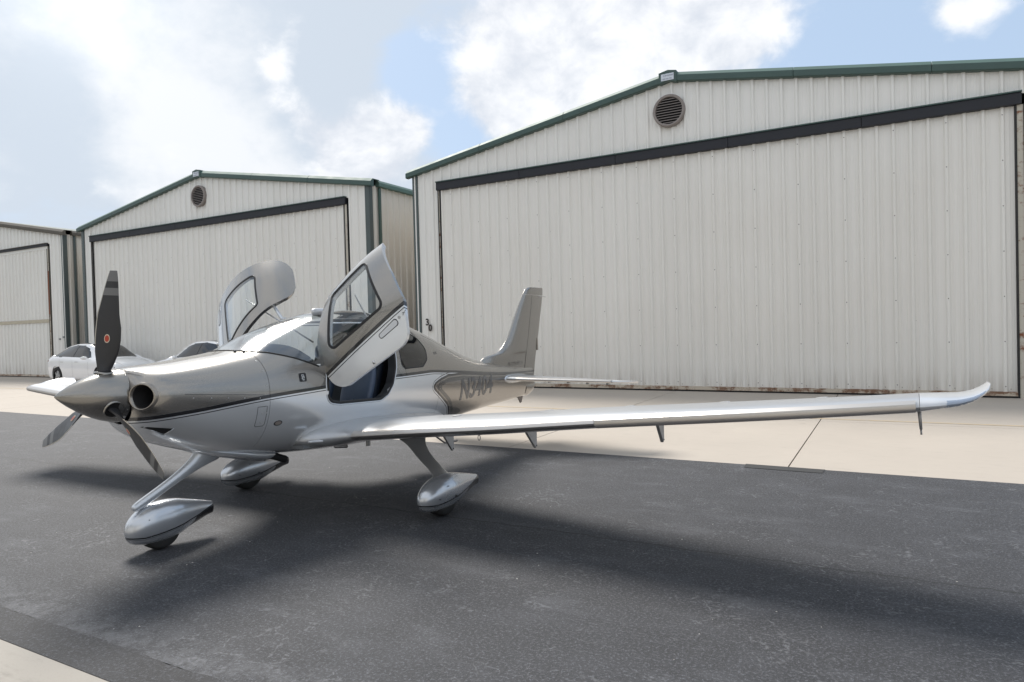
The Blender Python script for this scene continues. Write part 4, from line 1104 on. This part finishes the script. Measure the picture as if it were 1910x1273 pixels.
# --- doors: a patch of the same hull surface, swung open
def rot(w, v):
    w = np.array(w); t_ = np.linalg.norm(w); k = w/t_; return v*math.cos(t_)+np.cross(k, v)*math.sin(t_)+k*(k@v)*(1-math.cos(t_))
O0 = np.array([2.17, .64, 1.25])
QL = [0.493, -0.4665, 1.3307, -0.0663, 0.0181, 0.1288, 1.064, 1.1798]
QR = [0.6145, -0.6069, 0.9985, -0.0584, 0.2673, 0.2593, 1.0128, 0.9908]
def mktf(q, mirror):
    def f(p):
        d = (np.array([p[0], abs(p[1]), p[2]])-O0)*np.array([q[6], 1, q[7]]); r_ = O0+np.array(q[3:6])+rot(q[:3], d)
        return (r_[0], r_[1]*mirror, r_[2])
    return f
DWIN = [(2.375, 1.465), (2.92, 1.460), (2.935, 1.82), (2.56, 1.80)]
dwin = rpoly(DWIN, .055)
dsk = rpoly(DOORP, .16)
for q, mir in ((QL, 1), (QR, -1)):
    tf = mktf(q, mir)
    # depth direction for thickness: inner side is toward the closed position's centre line
    patch = Surf(surf, lin(2.08, 3.26, 60), lin(.04, 2.0, 84))
    def edge(p, ym=(.17 if mir > 0 else .05), r=(.13 if mir > 0 else .22)):
        a, b_ = dsk(p[0], p[2])+r, ym-p[1]+r
        return (math.hypot(a, b_) if a > 0 and b_ > 0 else max(a, b_))-r
    patch, _ = patch.split(edge)
    win, skin = patch.split(lambda p: dwin(p[0], p[2]))
    inner_tf = lambda p, tf=tf: tf((p[0], p[1]-.035, p[2]-.008))
    def shell(srf, name, mt, parent, th, paint=True):
        # outer face, inner face and rim as one closed mesh
        n = len(srf.p); vs = [tf(p) for p in srf.p]
        nrm_in = []
        for p in srf.p:
            e = 1e-3; x_, y_, z_ = p
            # inward direction of the hull section
            cy_, cz_ = y_, z_-1.1; L_ = math.hypot(cy_, cz_) or 1
            nrm_in.append(tf((x_, y_-th*cy_/L_*1.0, z_-th*cz_/L_)))
        ec = {}
        for tr in srf.tri:
            for k in range(3):
                a, b = tr[k], tr[(k+1) % 3]; ec[(a, b)] = ec.get((a, b), 0)+1
        rim = [(a, b) for (a, b) in ec if (b, a) not in ec]
        fs = list(srf.tri)+[(c+n, b+n, a+n) for a, b, c in srf.tri]+[(b, a, a+n, b+n) for a, b in rim]
        mi = [0]*len(srf.tri)+[1]*len(srf.tri)+[0]*len(rim)
        me = bpy.data.meshes.new(name); me.from_pydata(AC(vs+nrm_in), [], fs)
        for x in mt: me.materials.append(x)
        me.polygons.foreach_set('material_index', mi)
        if paint: paint_attrs(me, srf.p+srf.p)
        bm = bmesh.new(); bm.from_mesh(me); bmesh.ops.remove_doubles(bm, verts=bm.verts[:], dist=2e-5); bmesh.ops.recalc_face_normals(bm, faces=bm.faces[:])
        for fa in bm.faces: fa.smooth = True
        for e_ in bm.edges:
            if len(e_.link_faces) == 2 and e_.calc_face_angle(0) > R(40): e_.smooth = False
        bm.to_mesh(me); bm.free(); return link(bpy.data.objects.new(name, me), parent)
    door = shell(skin, 'cabin_door', [M['paint'], M['lining']], plane, .045)
    shell(win, 'door_window', [M['door_glass'], M['door_glass']], door, .005, False)
    fr_ = G(); ring = outline(DWIN, .055)
    V = [Vector((x, side_y(x, z), z)) for x, z in ring]; n = len(V); rings = []
    for i, p in enumerate(V):
        d = (V[(i+1) % n]-V[i-1]).normalized(); u = d.cross(Vector((0, 1, 0))).normalized(); w = d.cross(u)
        rings.append([tf(tuple(p+u*a+w*b_)) for a, b_ in ((-.012, -.004), (.010, -.004), (.012, .003), (-.012, .003))])
    fr_.loft(rings+[rings[0]], caps=False); mesh('window_frame', AC(fr_.v), fr_.f, M['rubber'], door, True, auto=40)
    # recessed handle with its latch button
    hx, hz = 2.90, 1.215
    def on(x, z, o=0.0): return tf((x, side_y(x, z)+o, z))
    P = []
    for i in range(9): a = math.pi/2+math.pi*i/8; P.append((hx-.085+.018*math.cos(a), hz+.018*math.sin(a)))
    for i in range(9): a = -math.pi/2+math.pi*i/8; P.append((hx+.085+.024*math.cos(a), hz+.006+.024*math.sin(a)))
    g = G(); nP = len(P); g.add([on(x, z, .004) for x, z in P]+[on(x, z, -.004) for x, z in P], [tuple(range(nP))]+[(i, (i+1) % nP, (i+1) % nP+nP, i+nP) for i in range(nP)])
    mesh('handle', AC(g.v), g.f, M['white_paint'], door)
    g = G(); rings = []
    cP = (sum(p[0] for p in P)/nP, sum(p[1] for p in P)/nP)
    for sc_, o in ((1.02, .0005), (1.04, .0045), (1.10, .0045), (1.12, .0005)): rings.append([on(hx+(x-hx)*(1+(sc_-1)*.6), hz+(z-hz)*(1+(sc_-1)*2.4), o) for x, z in P])
    g.loft([[r[i] for r in rings] for i in list(range(nP))+[0]], closed=True, caps=False); mesh('handle_surround', AC(g.v), g.f, M['panel_black'], door)
    for cx_, cz_, r_ in ((hx+.145, hz+.02, .013),):
        g = G(); g.loft([[on(cx_+r*math.cos(a), cz_+r*math.sin(a), o) for a in [2*math.pi*j/16 for j in range(16)]] for r, o in ((r_, -.002), (r_, .003), (r_*.7, .003), (r_*.7, .001))]); mesh('lock', AC(g.v), g.f, M['bracket'], door)
    g = G()
    for (a, b_) in (((hx+.185, hz+.012), (hx+.205, hz+.032)), ((hx+.19, hz+.035), (hx+.215, hz+.018)), ((hx+.215, hz+.028), (hx+.235, hz+.034))):
        dx, dz = b_[0]-a[0], b_[1]-a[1]; L_ = math.hypot(dx, dz); nx, nz = -dz/L_*.0025, dx/L_*.0025
        g.add([on(a[0]+nx, a[1]+nz, .0025), on(a[0]-nx, a[1]-nz, .0025), on(b_[0]-nx, b_[1]-nz, .0025), on(b_[0]+nx, b_[1]+nz, .0025)], [(0, 1, 2, 3)])
    solid(mesh('latch_marking', AC(g.v), g.f, M['text_grey'], door), .002)
    # hinge arm at the front, gas strut at the back
    pa = tf((2.25, side_y(2.25, 1.9)*.9, 1.88)); pb = (2.47, mir*.30, 1.955)
    g = G(); g.tube([pb, ((pa[0]+pb[0])/2, (pa[1]+pb[1])/2, max(pa[2], pb[2])+.01), tf((2.58, .30, 1.90))], [.022, .018, .016], 8); mesh('hinge_arm', AC(g.v), g.f, M['silver'], door, True)
    g = G(); e_ = tf((2.75, .50, 1.70)); g.tube([(3.02, mir*.50, 1.70), tuple((np.array((3.02, mir*.50, 1.70))*.5+np.array(e_)*.5)), e_], [.010, .010, .005], 8); mesh('gas_strut', AC(g.v), g.f, M['chrome'], door, True)
    g = G(); c_ = tf((2.62, side_y(2.62, 1.13), 1.10)); g.tube([c_, (c_[0]+.0, c_[1]+.01*mir, c_[2]-.03)], .012, 8); mesh('door_catch', AC(g.v), g.f, M['chrome'], door, True)

# --- cabin interior
g = G(); g.box(1.9, 3.9, -.50, .50, .70, .735); mesh('cabin_floor', AC(g.v), g.f, M['lining'], plane)
def cushion(name, pts, y0, y1, m, parent, puff=.03):
    rings = []
    for f_, s_ in ((0, .82), (.12, .97), (.5, 1.0), (.88, .97), (1, .82)):
        y = y0+(y1-y0)*f_; cx_ = sum(p[0] for p in pts)/len(pts); cz_ = sum(p[1] for p in pts)/len(pts)
        rings.append([(cx_+(x-cx_)*s_, y, cz_+(z-cz_)*s_) for x, z in pts])
    g = G(); g.loft(rings); o = mesh(name, AC(g.v), g.f, m, parent, True); ss = o.modifiers.new('s', 'SUBSURF'); ss.levels = ss.render_levels = 2; return o
for x0 in (2.62, 3.42):
    for s in (1, -1):
        y0, y1 = sorted((s*.07, s*.52)); dz = 0 if x0 < 3 else .03
        seat = cushion('seat', [(x0-.30, .93+dz), (x0+.16, .88+dz), (x0+.16, .76+dz), (x0-.28, .78+dz)], y0, y1, M['leather'], plane)
        cushion('backrest', [(x0+.10, .90+dz), (x0+.20, .86+dz), (x0+.42, 1.46+dz), (x0+.30, 1.50+dz)], y0+.01, y1-.01, M['leather'], seat)
        cushion('headrest', [(x0+.30, 1.50+dz), (x0+.39, 1.50+dz), (x0+.42, 1.68+dz), (x0+.33, 1.69+dz)], y0+.10, y1-.10, M['leather'], seat)
        g = G(); g.tube([(x0+.27, y0+.04, 1.40+dz), (x0+.20, (y0+y1)/2, 1.1+dz), (x0+.05, y1-.05, .95+dz)], .018, 6, flat=.25); mesh('seat_belt', AC(g.v), g.f, M['rubber'], seat, True)
# glareshield and instrument panel
rings = []
for x, z, w in ((1.54, 1.655, .36), (1.70, 1.70, .42), (1.90, 1.725, .49), (2.02, 1.715, .53), (2.08, 1.68, .54)):
    rings.append([(x, w*math.sin(a), z-.24*(1-math.cos(a))-.015) for a in [(-1+2*j/20)*1.35 for j in range(21)]])
g = G(); g.loft(rings, closed=False); solid(mesh('glareshield', AC(g.v), g.f, simple('glareshield_vinyl', (.02, .032, .055), .9, spec=.08), plane, True), .02)
g = G(); g.box(2.02, 2.05, -.53, .53, 1.05, 1.50); ip = mesh('instrument_panel', AC(g.v), g.f, M['panel_black'], plane)
for s in (1, -1):
    g = G(); y0, y1 = sorted((s*.08, s*.42)); g.box(2.051, 2.058, y0, y1, 1.20, 1.42); mesh('display', AC(g.v), g.f, simple('display_glass', (.01, .012, .016), .08), ip)
    g = G(); g.tube([(2.06, s*.46, 1.22), (2.20, s*.46, 1.23), (2.23, s*.46, 1.30)], .014, 8); mesh('side_yoke', AC(g.v), g.f, M['rubber'], ip, True)
g = G(); g.tube([(1.9, 0.05, 1.82), (1.98, .04, 1.80)], .01, 6)
# standby compass and its bracket on the windshield
g = G(); g.loft([[(2.04+.03*math.cos(a)*r, .50+.012*q, 1.50+.05*math.sin(a)*r) for a in [2*math.pi*j/16 for j in range(16)]] for q, r in ((-1, .8), (-.6, 1), (.6, 1), (1, .8))]); mesh('air_vent', AC(g.v), g.f, M['panel_black'], plane, True)

# --- small fittings on the skin
def plate(name, poly, off, m, parent, th=.003, sidev=1):
    n = len(poly); g = G(); g.add([(x, sidev*(side_y(x, z)+off+th), z) for x, z in poly]+[(x, sidev*(side_y(x, z)+off-.002), z) for x, z in poly], [tuple(range(n))]+[(i, (i+1) % n, (i+1) % n+n, i+n) for i in range(n)])
    return mesh(name, AC(g.v), g.f, m, parent)
def ell(cx_, cz_, a_, b_, n=24): return [(cx_+a_*math.cos(2*math.pi*i/n), cz_+b_*math.sin(2*math.pi*i/n)) for i in range(n)]
def groove(name, pts, wd, m, parent, off=.0008, sidev=1):
    """thin raised line following the skin"""
    g = G(); V = []
    for i, (x, z) in enumerate(pts):
        a, b_ = pts[max(i-1, 0)], pts[min(i+1, len(pts)-1)]; dx, dz = b_[0]-a[0], b_[1]-a[1]; L_ = math.hypot(dx, dz) or 1; nx, nz = -dz/L_*wd/2, dx/L_*wd/2
        V += [(x+nx, sidev*(side_y(x+nx, z+nz)+off), z+nz), (x-nx, sidev*(side_y(x-nx, z-nz)+off), z-nz)]
    g.add(V, [(2*i, 2*i+1, 2*i+3, 2*i+2) for i in range(len(pts)-1)]); return mesh(name, AC(g.v), g.f, m, parent, True)
seam_m = simple('panel_gap_shadow', (.03, .03, .032), .6)
for s in (1, -1):
    groove('cowl_seam', [(.66+.04*k, 1.338-.0040*k) for k in range(20)], .004, seam_m, cowl, sidev=s)
    groove('skin_seam', [(4.02+.12*math.sin(max(0, (z-1.1))*5), z) for z in lin(.72, 1.27, 16)], .004, seam_m, hullo, sidev=s)
    groove('skin_seam', [(x, 1.74-.36*(x-3.95)+.02*math.sin((x-3.9)*4)) for x in lin(3.95, 5.0, 20)], .004, seam_m, hullo, sidev=s)
    for z in (1.56, 1.47, 1.34, 1.22, 1.10, .98, .88): plate('cowl_screw', ell(1.452, z, .0055, .0055, 8), .0, M['bracket'], cowl, .0015, s)
    for x in lin(.80, 1.38, 4): plate('cowl_screw', ell(x, 1.338-.1*(x-.66)-.028, .0055, .0055, 8), .0, M['bracket'], cowl, .0015, s)
    for z in (1.20, 1.08, .96, .84): plate('skin_screw', ell(4.055, z, .005, .005, 8), .0, M['bracket'], hullo, .0015, s)
    # access door of the cowling
    pts = [(1.36, 1.16), (1.36, 1.00), (1.37, .985), (1.44, .985), (1.45, 1.0), (1.45, 1.16), (1.36, 1.16)]
    groove('access_door_edge', [p for a, b_ in zip(pts, pts[1:]) for p in [(a[0]+(b_[0]-a[0])*k/6, a[1]+(b_[1]-a[1])*k/6) for k in range(6)]]+[pts[0]], .0045, seam_m, cowl, sidev=s)
    for z in (1.10, 1.02): plate('access_latch', ell(1.41, z, .007, .007, 10), .0, M['bracket'], cowl, sidev=s)
    plate('fuselage_vent', ell(1.585, .992, .040, .024), .0, M['panel_black'], hullo, .004, s)
    plate('vent_mesh', ell(1.585, .992, .031, .017), .003, M['vent'], hullo, .003, s)
    # triangular scoop
    P = [(.50, 1.098), (.70, 1.058), (.668, 1.012)]
    V_, F_ = [], []; nn_ = 8
    for i in range(nn_+1):
        for j in range(i+1):
            u_, v_ = i/nn_, (j/i if i else 0); x = P[0][0]+u_*((P[1][0]-P[0][0])*(1-v_)+(P[2][0]-P[0][0])*v_); z = P[0][1]+u_*((P[1][1]-P[0][1])*(1-v_)+(P[2][1]-P[0][1])*v_)
            V_.append((x, s*(side_y(x, z)+.003), z))
    ix = lambda i, j: i*(i+1)//2+j
    for i in range(nn_):
        for j in range(i+1):
            F_.append((ix(i, j), ix(i+1, j), ix(i+1, j+1)))
            if j < i: F_.append((ix(i, j), ix(i+1, j+1), ix(i, j+1)))
    mesh('air_scoop', AC(V_), F_, M['dark'], cowl)
    g = G(); pp = [P[0], tuple((np.array(P[0])+np.array(P[2]))/2), P[2], tuple((np.array(P[1])+np.array(P[2]))/2), P[1]]
    g.tube([(x, s*(side_y(x, z)+.004), z) for x, z in pp[:3]], [.002, .005, .008], 6); g.tube([(x, s*(side_y(x, z)+.004), z) for x, z in pp[2:]], [.008, .005, .003], 6); mesh('scoop_lip', AC(g.v), g.f, M['silver'], cowl, True)
# badge on the cabin side ahead of the door
def on_skin(name, vs, fs, x0, z0, m, parent, off=.002, sidev=1, tilt=0.0):
    return mesh(name, AC([(x0+(x*math.cos(tilt)-y*math.sin(tilt)), sidev*(side_y(x0+x, z0+y)+off+max(z, 0)), z0+(y*math.cos(tilt)+x*math.sin(tilt))) for x, y, z in vs]), fs, m, parent)
def rrect(cx_, cz_, w, h, r, n=4):
    P = []
    for sx_, sz_, a0 in ((1, 1, 0), (-1, 1, 90), (-1, -1, 180), (1, -1, 270)):
        for k in range(n+1): a = R(a0+90*k/n); P.append((cx_+sx_*(w-r)+r*math.cos(a), cz_+sz_*(h-r)+r*math.sin(a)))
    return P
bd = plate('badge', rrect(1.84, 1.385, .040, .040, .012), .0, M['panel_black'], hullo, .003)
for a in ([(-.012, .024), (.010, .022)], [(-.012, .004), (.012, .006)], [(-.012, .024), (-.004, -.01)], [(.010, .022), (.014, -.006)], [(-.016, -.006), (.0, -.026)], [(.0, -.026), (.016, -.02)], [(.012, -.006), (.002, -.008)]):
    (ax_, az_), (bx_, bz_) = a; L_ = math.hypot(bx_-ax_, bz_-az_); nx, nz = -(bz_-az_)/L_*.003, (bx_-ax_)/L_*.003
    plate('badge_stroke', [(1.84+ax_+nx, 1.385+az_+nz), (1.84+ax_-nx, 1.385+az_-nz), (1.84+bx_-nx, 1.385+bz_-nz), (1.84+bx_+nx, 1.385+bz_+nz)], .003, M['chrome'], bd, .002)
# cabin step pad, boarding step, wing-root placard
g = G(); g.loft([[(1.88+.14*a, .60+w, .775-.012*a+h) for w, h in ((-.02, .012), (.035*a+.005, .010), (.035*a+.005, -.006), (-.02, -.012))] for a in (0, .3, .7, 1.0)]); bevel(mesh('air_fence', AC(g.v), g.f, M['white_paint'], plane, False), .004, 1)
g = G(); g.tube([(3.62, .62, .66), (3.75, .72, .52), (3.80, .75, .475), (3.86, .76, .470), (4.02, .77, .468)], [.011, .011, .011, .013, .013], 8); mesh('boarding_step', AC(g.v), g.f, M['vent'], plane, True)
g = G(); g.loft([[(x, h-.25, z) for x, z in ((4.10, .60), (4.48, .60), (4.40, .50), (4.28, .465), (4.20, .47))] for h in (-.02, .02)]); bevel(mesh('belly_antenna', AC(g.v), g.f, M['white_paint'], plane), .012, 2)
g = G(); g.tube([(2.55, .25, .605), (2.72, .25, .585)], [.016, .022], 10); mesh('drain_tube', AC(g.v), g.f, M['bracket'], plane, True)
g = G(); g.loft([[(3.0+.03*math.cos(a), .3+.02*math.sin(a), z) for a in [2*math.pi*j/12 for j in range(12)]] for z in (.60, .545)]); mesh('belly_beacon', AC(g.v), g.f, M['bracket'], plane, True, auto=50)
# exhaust pipes and the lower cowl lip
for s in (1, -1):
    g = G(); g.tube([(1.72, s*.13, .68), (1.90, s*.14, .605), (1.985, s*.145, .57)], .036, 14); o = mesh('exhaust_pipe', AC(g.v), g.f, M['dark'], plane, True, auto=60)
rings = []
for x, zb, w, zt in ((1.0, .815, .07, .87), (1.12, .765, .14, .84), (1.28, .712, .19, .80), (1.45, .665, .22, .77), (1.60, .62, .22, .74), (1.74, .588, .20, .72), (1.85, .578, .17, .70), (1.92, .592, .13, .68)):
    rings.append([(x, w*math.cos(a), (zb+zt)/2+(zt-zb)/2*math.sin(a)) for a in [2*math.pi*j/24 for j in range(24)]])
g = G(); g.loft(rings); mesh('lower_cowl_fairing', AC(g.v), g.f, M['silver'], plane, True, auto=70)
# cowl-top rivets near the windshield: two small vent screws
for x, y in ((1.62, .24), (1.66, .30)):
    pass
for px_, py_ in ((1.42, .20), (1.46, .27)):
    zt, zb, zm, w, nu, nl = sect(px_); z_ = zm+(zt-zm)*(1-(py_/w)**nu)**(1/nu)
    g = G(); g.loft([[(px_+.013*math.cos(a)*r, py_+.013*math.sin(a)*r, z_+h) for a in [2*math.pi*j/12 for j in range(12)]] for h, r in ((-.004, 1), (.010, .95), (.016, .5))]); mesh('defrost_nozzle', AC(g.v), g.f, M['panel_black'], plane, True)
# antennas on the roof
zt = sect(2.75)[0]
g = G(); g.loft([[(2.50+.13*a*math.cos(q), .18+.035*a*math.sin(q), 2.035+h) for q in [2*math.pi*j/20 for j in range(20)]] for h, a in ((-.05, 1), (-.0, 1.0), (.012, .9), (.018, .5))]); mesh('roof_antenna', AC(g.v), g.f, M['white_paint'], plane, True)
# registration on both flanks, drawn on the skin
vs, fs = text_mesh('N3404', .37, .0, (.98, 1.0), .10, .010)
def sub_text(vs, fs, cell=.03):
    bm = bmesh.new(); vv = [bm.verts.new(v) for v in vs]
    for f in fs:
        try: bm.faces.new([vv[i] for i in f])
        except ValueError: pass
    bmesh.ops.triangulate(bm, faces=bm.faces[:])
    for _ in range(4):
        ed = [e for e in bm.edges if e.calc_length() > cell*1.5]
        if not ed: break
        bmesh.ops.subdivide_edges(bm, edges=ed, cuts=1); bmesh.ops.triangulate(bm, faces=[f for f in bm.faces if len(f.verts) > 3])
    bm.verts.index_update(); bm.verts.ensure_lookup_table()
    r_ = ([tuple(v.co) for v in bm.verts], [tuple(v.index for v in f.verts) for f in bm.faces]); bm.free(); return r_
tv = [v for v in vs if v[2] >= -1e-6]
vs2, fs2 = sub_text(vs, fs)
mesh('registration', AC([(4.60+x*1.05, side_y(4.60+x*1.05, .885+y)+.0025, .885+y) for x, y, z in vs2]), fs2, M['text_grey'], hullo, True)
mx_ = max(v[0] for v in vs2)
mesh('registration', AC([(4.60+(mx_-x)*1.05, -side_y(4.60+(mx_-x)*1.05, .885+y)-.0025, .885+y) for x, y, z in vs2]), fs2, M['text_grey'], hullo, True)
vs, fs = text_mesh('PLATINUM', .075, .0, (1.15, 1.0)); vs2, fs2 = sub_text(vs, fs, .03)
mesh('fin_lettering', AC([(6.50+x, .085-.03*(y/.1)-.02*x+.004, 1.215+y) for x, y, z in vs2]), fs2, M['text_faint'], fin)
for k in range(2): plate('service_marking', [(4.02+.05*k, 1.50), (4.055+.05*k, 1.50), (4.055+.05*k, 1.53), (4.02+.05*k, 1.53)], 0, M['text_faint'], hullo, .0015)
g = G(); g.loft([[(3.27+.03*a, y, z) for y, z in ((-.30, sect(3.27)[0]-.10), (-.15, sect(3.27)[0]-.022), (0, sect(3.27)[0]+.004), (.15, sect(3.27)[0]-.022), (.30, sect(3.27)[0]-.10), (.28, sect(3.27)[0]-.14), (0, sect(3.27)[0]-.05), (-.28, sect(3.27)[0]-.14))] for a in (0, 1)]); mesh('roof_hatch_edge', AC(g.v), g.f, M['white_paint'], plane)

# ------------------------------------------------------------------ cars
# x forward from the rear bumper, y half widths, all in metres
CS = np.array([  # x, roof z, roof half width, belt z, body half width, bottom z
[0.00, .80, .60, .72, .74, .42], [.05, 1.02, .66, .84, .84, .30], [.16, 1.13, .68, .98, .90, .24], [.45, 1.30, .62, 1.06, .935, .21], [.85, 1.475, .60, 1.075, .955, .20], [1.30, 1.585, .60, 1.06, .96, .19],
[1.90, 1.645, .60, 1.035, .96, .19], [2.40, 1.635, .60, 1.010, .96, .19], [2.80, 1.54, .60, .99, .96, .19], [3.20, 1.33, .63, .97, .96, .19], [3.55, 1.125, .70, .955, .96, .19],
[3.72, 1.045, .74, .95, .955, .19], [4.10, .975, .72, .90, .945, .19], [4.45, .895, .66, .82, .91, .19], [4.65, .80, .58, .72, .83, .21], [4.74, .68, .50, .60, .70, .26], [4.76, .56, .42, .50, .60, .32]])
_cc = {}
def carsec(x):
    k = round(x, 5)
    if k not in _cc: _cc[k] = [float(pchip(CS[:, 0], CS[:, j], x)) for j in range(1, 6)]
    return _cc[k]
def carsurf(x, v):
    zr, wr, zb, w, z0 = carsec(x); s = -1 if v < 0 else 1; t_ = abs(v)
    P = np.array([(0, 0, zr), (.15, wr*.55, zr-.012), (.27, wr*.93, zr-.05-.0*zr), (.33, wr+.02, zr-.10 if zr-zb > .2 else zr-.03), (.48, w-.03, zb+.015 if zr-zb > .12 else zb), (.54, w, zb-.06), (.66, w+.005, (zb+z0)*.55), (.80, w-.015, z0+.14), (.88, w-.06, z0+.01), (1.0, 0, z0)])
    y = float(pchip(P[:, 0], P[:, 1], t_)); zz = float(pchip(P[:, 0], P[:, 2], t_)) if True else 0
    return (x, s*y, zz)
def car(label, loc, rz, group):
    C_ = empty('car', loc, rz, label=label, category='car', group=group)
    us_ = sorted(set([0, .02, .05, .1, .16]+lin(.2, 4.6, 62)+[4.65, 4.7, 4.74, 4.76])); vs_ = lin(-1, 1, 84)
    S = Surf(carsurf, us_, vs_)
    arch = lambda p: min(math.hypot(p[0]-.88, p[2]-.36), math.hypot(p[0]-3.78, p[2]-.36))-.385 if abs(p[1]) > .5 else 1.0
    _, S = S.split(arch)
    SW = [(.62, 1.13), (1.1, 1.10), (2.2, 1.075), (3.02, 1.05), (3.12, 1.08), (2.72, 1.42), (2.40, 1.53), (1.80, 1.555), (1.25, 1.485), (.80, 1.30)]
    sw = rpoly(SW, .012); side_f = lambda p: sw(p[0], p[2]) if abs(p[1]) > .45 else 1.0
    sidew, S = S.split(side_f)
    WSC = [(2.42, 1.70), (2.50, 1.605), (3.55, 1.12), (3.70, 1.03), (3.85, 1.7)]
    wf = lambda p: max(-(p[0]-2.52), p[0]-3.66, abs(p[1])-(.53+.10*(p[0]-2.5)), 1.04-p[2])
    front, S = S.split(wf)
    rf = lambda p: max(-(p[0]-.30), p[0]-1.02, abs(p[1])-.53, 1.20-p[2])
    rear, S = S.split(rf)
    roofg = lambda p: max(-(p[0]-1.10), p[0]-2.44, abs(p[1])-.50, 1.3-p[2])
    rg, S = S.split(roofg)
    body = solid(S.build('body', [M['carwhite'], M['dark']], C_, paint=False, flipy=False), .02, -1, 1)
    a, b_ = sidew.split(lambda p: p[1])
    for q in (a, b_):
        f1, f2 = q.split(lambda p: p[0]-1.96); _, f2 = f2.split(lambda p: p[0]-2.02)
        for f_ in (f1, f2): f_.build('side_window', M['car_glass'], C_, paint=False, flipy=False)
        _, pil = q.split(lambda p: p[0]-1.96); pil, _ = pil.split(lambda p: p[0]-2.02); pil.build('door_pillar', M['rubber'], C_, paint=False, flipy=False)
    front.build('windscreen', M['car_glass'], C_, paint=False, flipy=False); rear.build('rear_screen', M['car_glass'], C_, paint=False, flipy=False); rg.build('glass_roof', M['tint_glass'], C_, paint=False, flipy=False)
    g = G(); g.box(.5, 3.9, -.80, .80, .24, .55); mesh('cabin_tub', g.v, g.f, M['dark'], C_)
    for x0 in (1.55, 2.55):
        for s in (1, -1):
            g = G(); g.box(x0-.5, x0, s*.38-.24, s*.38+.24, .55, .75); g.loft([[(x0-.45-.06*k+dx, s*.38+w*.22, .7+.22*k) for dx, w in ((0, -1), (0, 1), (-.12, 1), (-.12, -1))] for k in (0, 1, 2, 2.6)]); bevel(mesh('car_seat', g.v, g.f, M['lining'], C_, True), .04, 2)
    g = G(); g.tube([(2.75+.05*math.sin(a), .38+.18*math.cos(a), .98+.17*math.sin(a)) for a in [2*math.pi*j/20 for j in range(21)]], .012, 6); mesh('steering_wheel', g.v, g.f, M['rubber'], C_, True)
    for x0 in (.88, 3.78):
        for s in (1, -1):
            y = s*.84; prof = [(-.5, .60), (-.5, .86), (-.42, .96), (-.2, 1), (.2, 1), (.42, .96), (.5, .86), (.5, .60)]
            g = G(); g.loft([[(x0+.355*r*math.cos(a), y+.235*q, .355+.355*r*math.sin(a)) for a in [2*math.pi*j/36 for j in range(36)]] for q, r in prof], caps=False)
            w = mesh('wheel', g.v, g.f, M['tyre'], C_, True)
            g = G(); g.loft([[(x0+.22*math.cos(a), y+h, .355+.22*math.sin(a)) for a in [2*math.pi*j/32 for j in range(32)]] for h in (-.06, .06)])
            for k in range(5):
                a = 2*math.pi*k/5; c_, s2 = math.cos(a), math.sin(a)
                g.add([(x0+.03*c_-.03*s2, y+s*.10, .355+.03*s2+.03*c_), (x0+.03*c_+.03*s2, y+s*.10, .355+.03*s2-.03*c_), (x0+.21*c_+.05*s2, y+s*.085, .355+.21*s2-.05*c_), (x0+.21*c_-.05*s2, y+s*.085, .355+.21*s2+.05*c_)], [(0, 1, 2, 3)])
            mesh('rim', g.v, g.f, M['bracket'], w)
    for s in (1, -1):
        hp = []
        for x, z in ((4.18, .86), (4.40, .80), (4.60, .70), (4.62, .66), (4.42, .70), (4.22, .79)):
            # project on to the body side
            best = min(((abs(carsurf(x, s*v)[2]-z), v) for v in lin(.3, .8, 60)))[1]; p = carsurf(x, s*best); hp.append((p[0]+.004, p[1]+s*.006, p[2]+.002))
        g = G(); g.add(hp+[(x-.01, y-s*.02, z) for x, y, z in hp], [tuple(range(6))]+[(i, (i+1) % 6, (i+1) % 6+6, i+6) for i in range(6)]); mesh('headlight', g.v, g.f, simple('headlight_unit', (.10, .11, .13), .15, .3, 1), C_)
        tp_ = [(.03, s*.62, .95), (.16, s*.90, .96), (.30, s*.925, .97), (.16, s*.90, .90), (.03, s*.66, .88)]
        g = G(); g.add([(x-.02, y*1.01, z) for x, y, z in tp_], [(0, 1, 2, 3, 4)]); solid(mesh('tail_light', g.v, g.f, simple('tail_lamp_red', (.25, .01, .01), .2, 0, 1), C_), .02)
        # mirror
        g = G(); g.loft([[(2.98-.02*k+.06*math.cos(a)*r, s*(.93+.20*k/3), 1.06+.065*math.sin(a)*r) for a in [2*math.pi*j/14 for j in range(14)]] for k, r in ((0, .4), (.8, .95), (2, 1.05), (3, .6))]); mesh('wing_mirror', g.v, g.f, M['carwhite'], C_, True)
        for x in (1.28, 2.28):
            z = .90; best = min(((abs(carsurf(x, s*v)[2]-z), v) for v in lin(.4, .8, 60)))[1]; y = carsurf(x, s*best)[1]
            g = G(); g.box(x-.11, x+.11, y-.004, y+.006, z-.012, z+.012); mesh('door_handle', g.v, g.f, M['bracket'], C_)
        for x, za, zb_ in ((1.10, .45, 1.08), (2.0, .28, 1.03), (3.06, .30, 1.03)):
            pts = []
            for z in lin(za, zb_, 12):
                best = min(((abs(carsurf(x, s*v)[2]-z), v) for v in lin(.45, .86, 50)))[1]; p = carsurf(x, s*best); pts.append((p[0], p[1]+s*.0015, p[2]))
            g = G(); g.add([(x_+dx, y_, z_) for x_, y_, z_ in pts for dx in (-.003, .003)], [(2*i, 2*i+1, 2*i+3, 2*i+2) for i in range(11)]); mesh('door_gap', g.v, g.f, seam_m, C_)
    C_.scale = (1.04, 1.04, 1.02)
    return C_
car('white car with dark windows parked nose to the right behind the propeller blade', (-30.95, 16.35, 0), 0, 'white cars parked before the hangars')
car('white car behind the aircraft nose, its blue-dark side windows above the cowling', (-19.35, 16.5, 0), math.pi, 'white cars parked before the hangars')
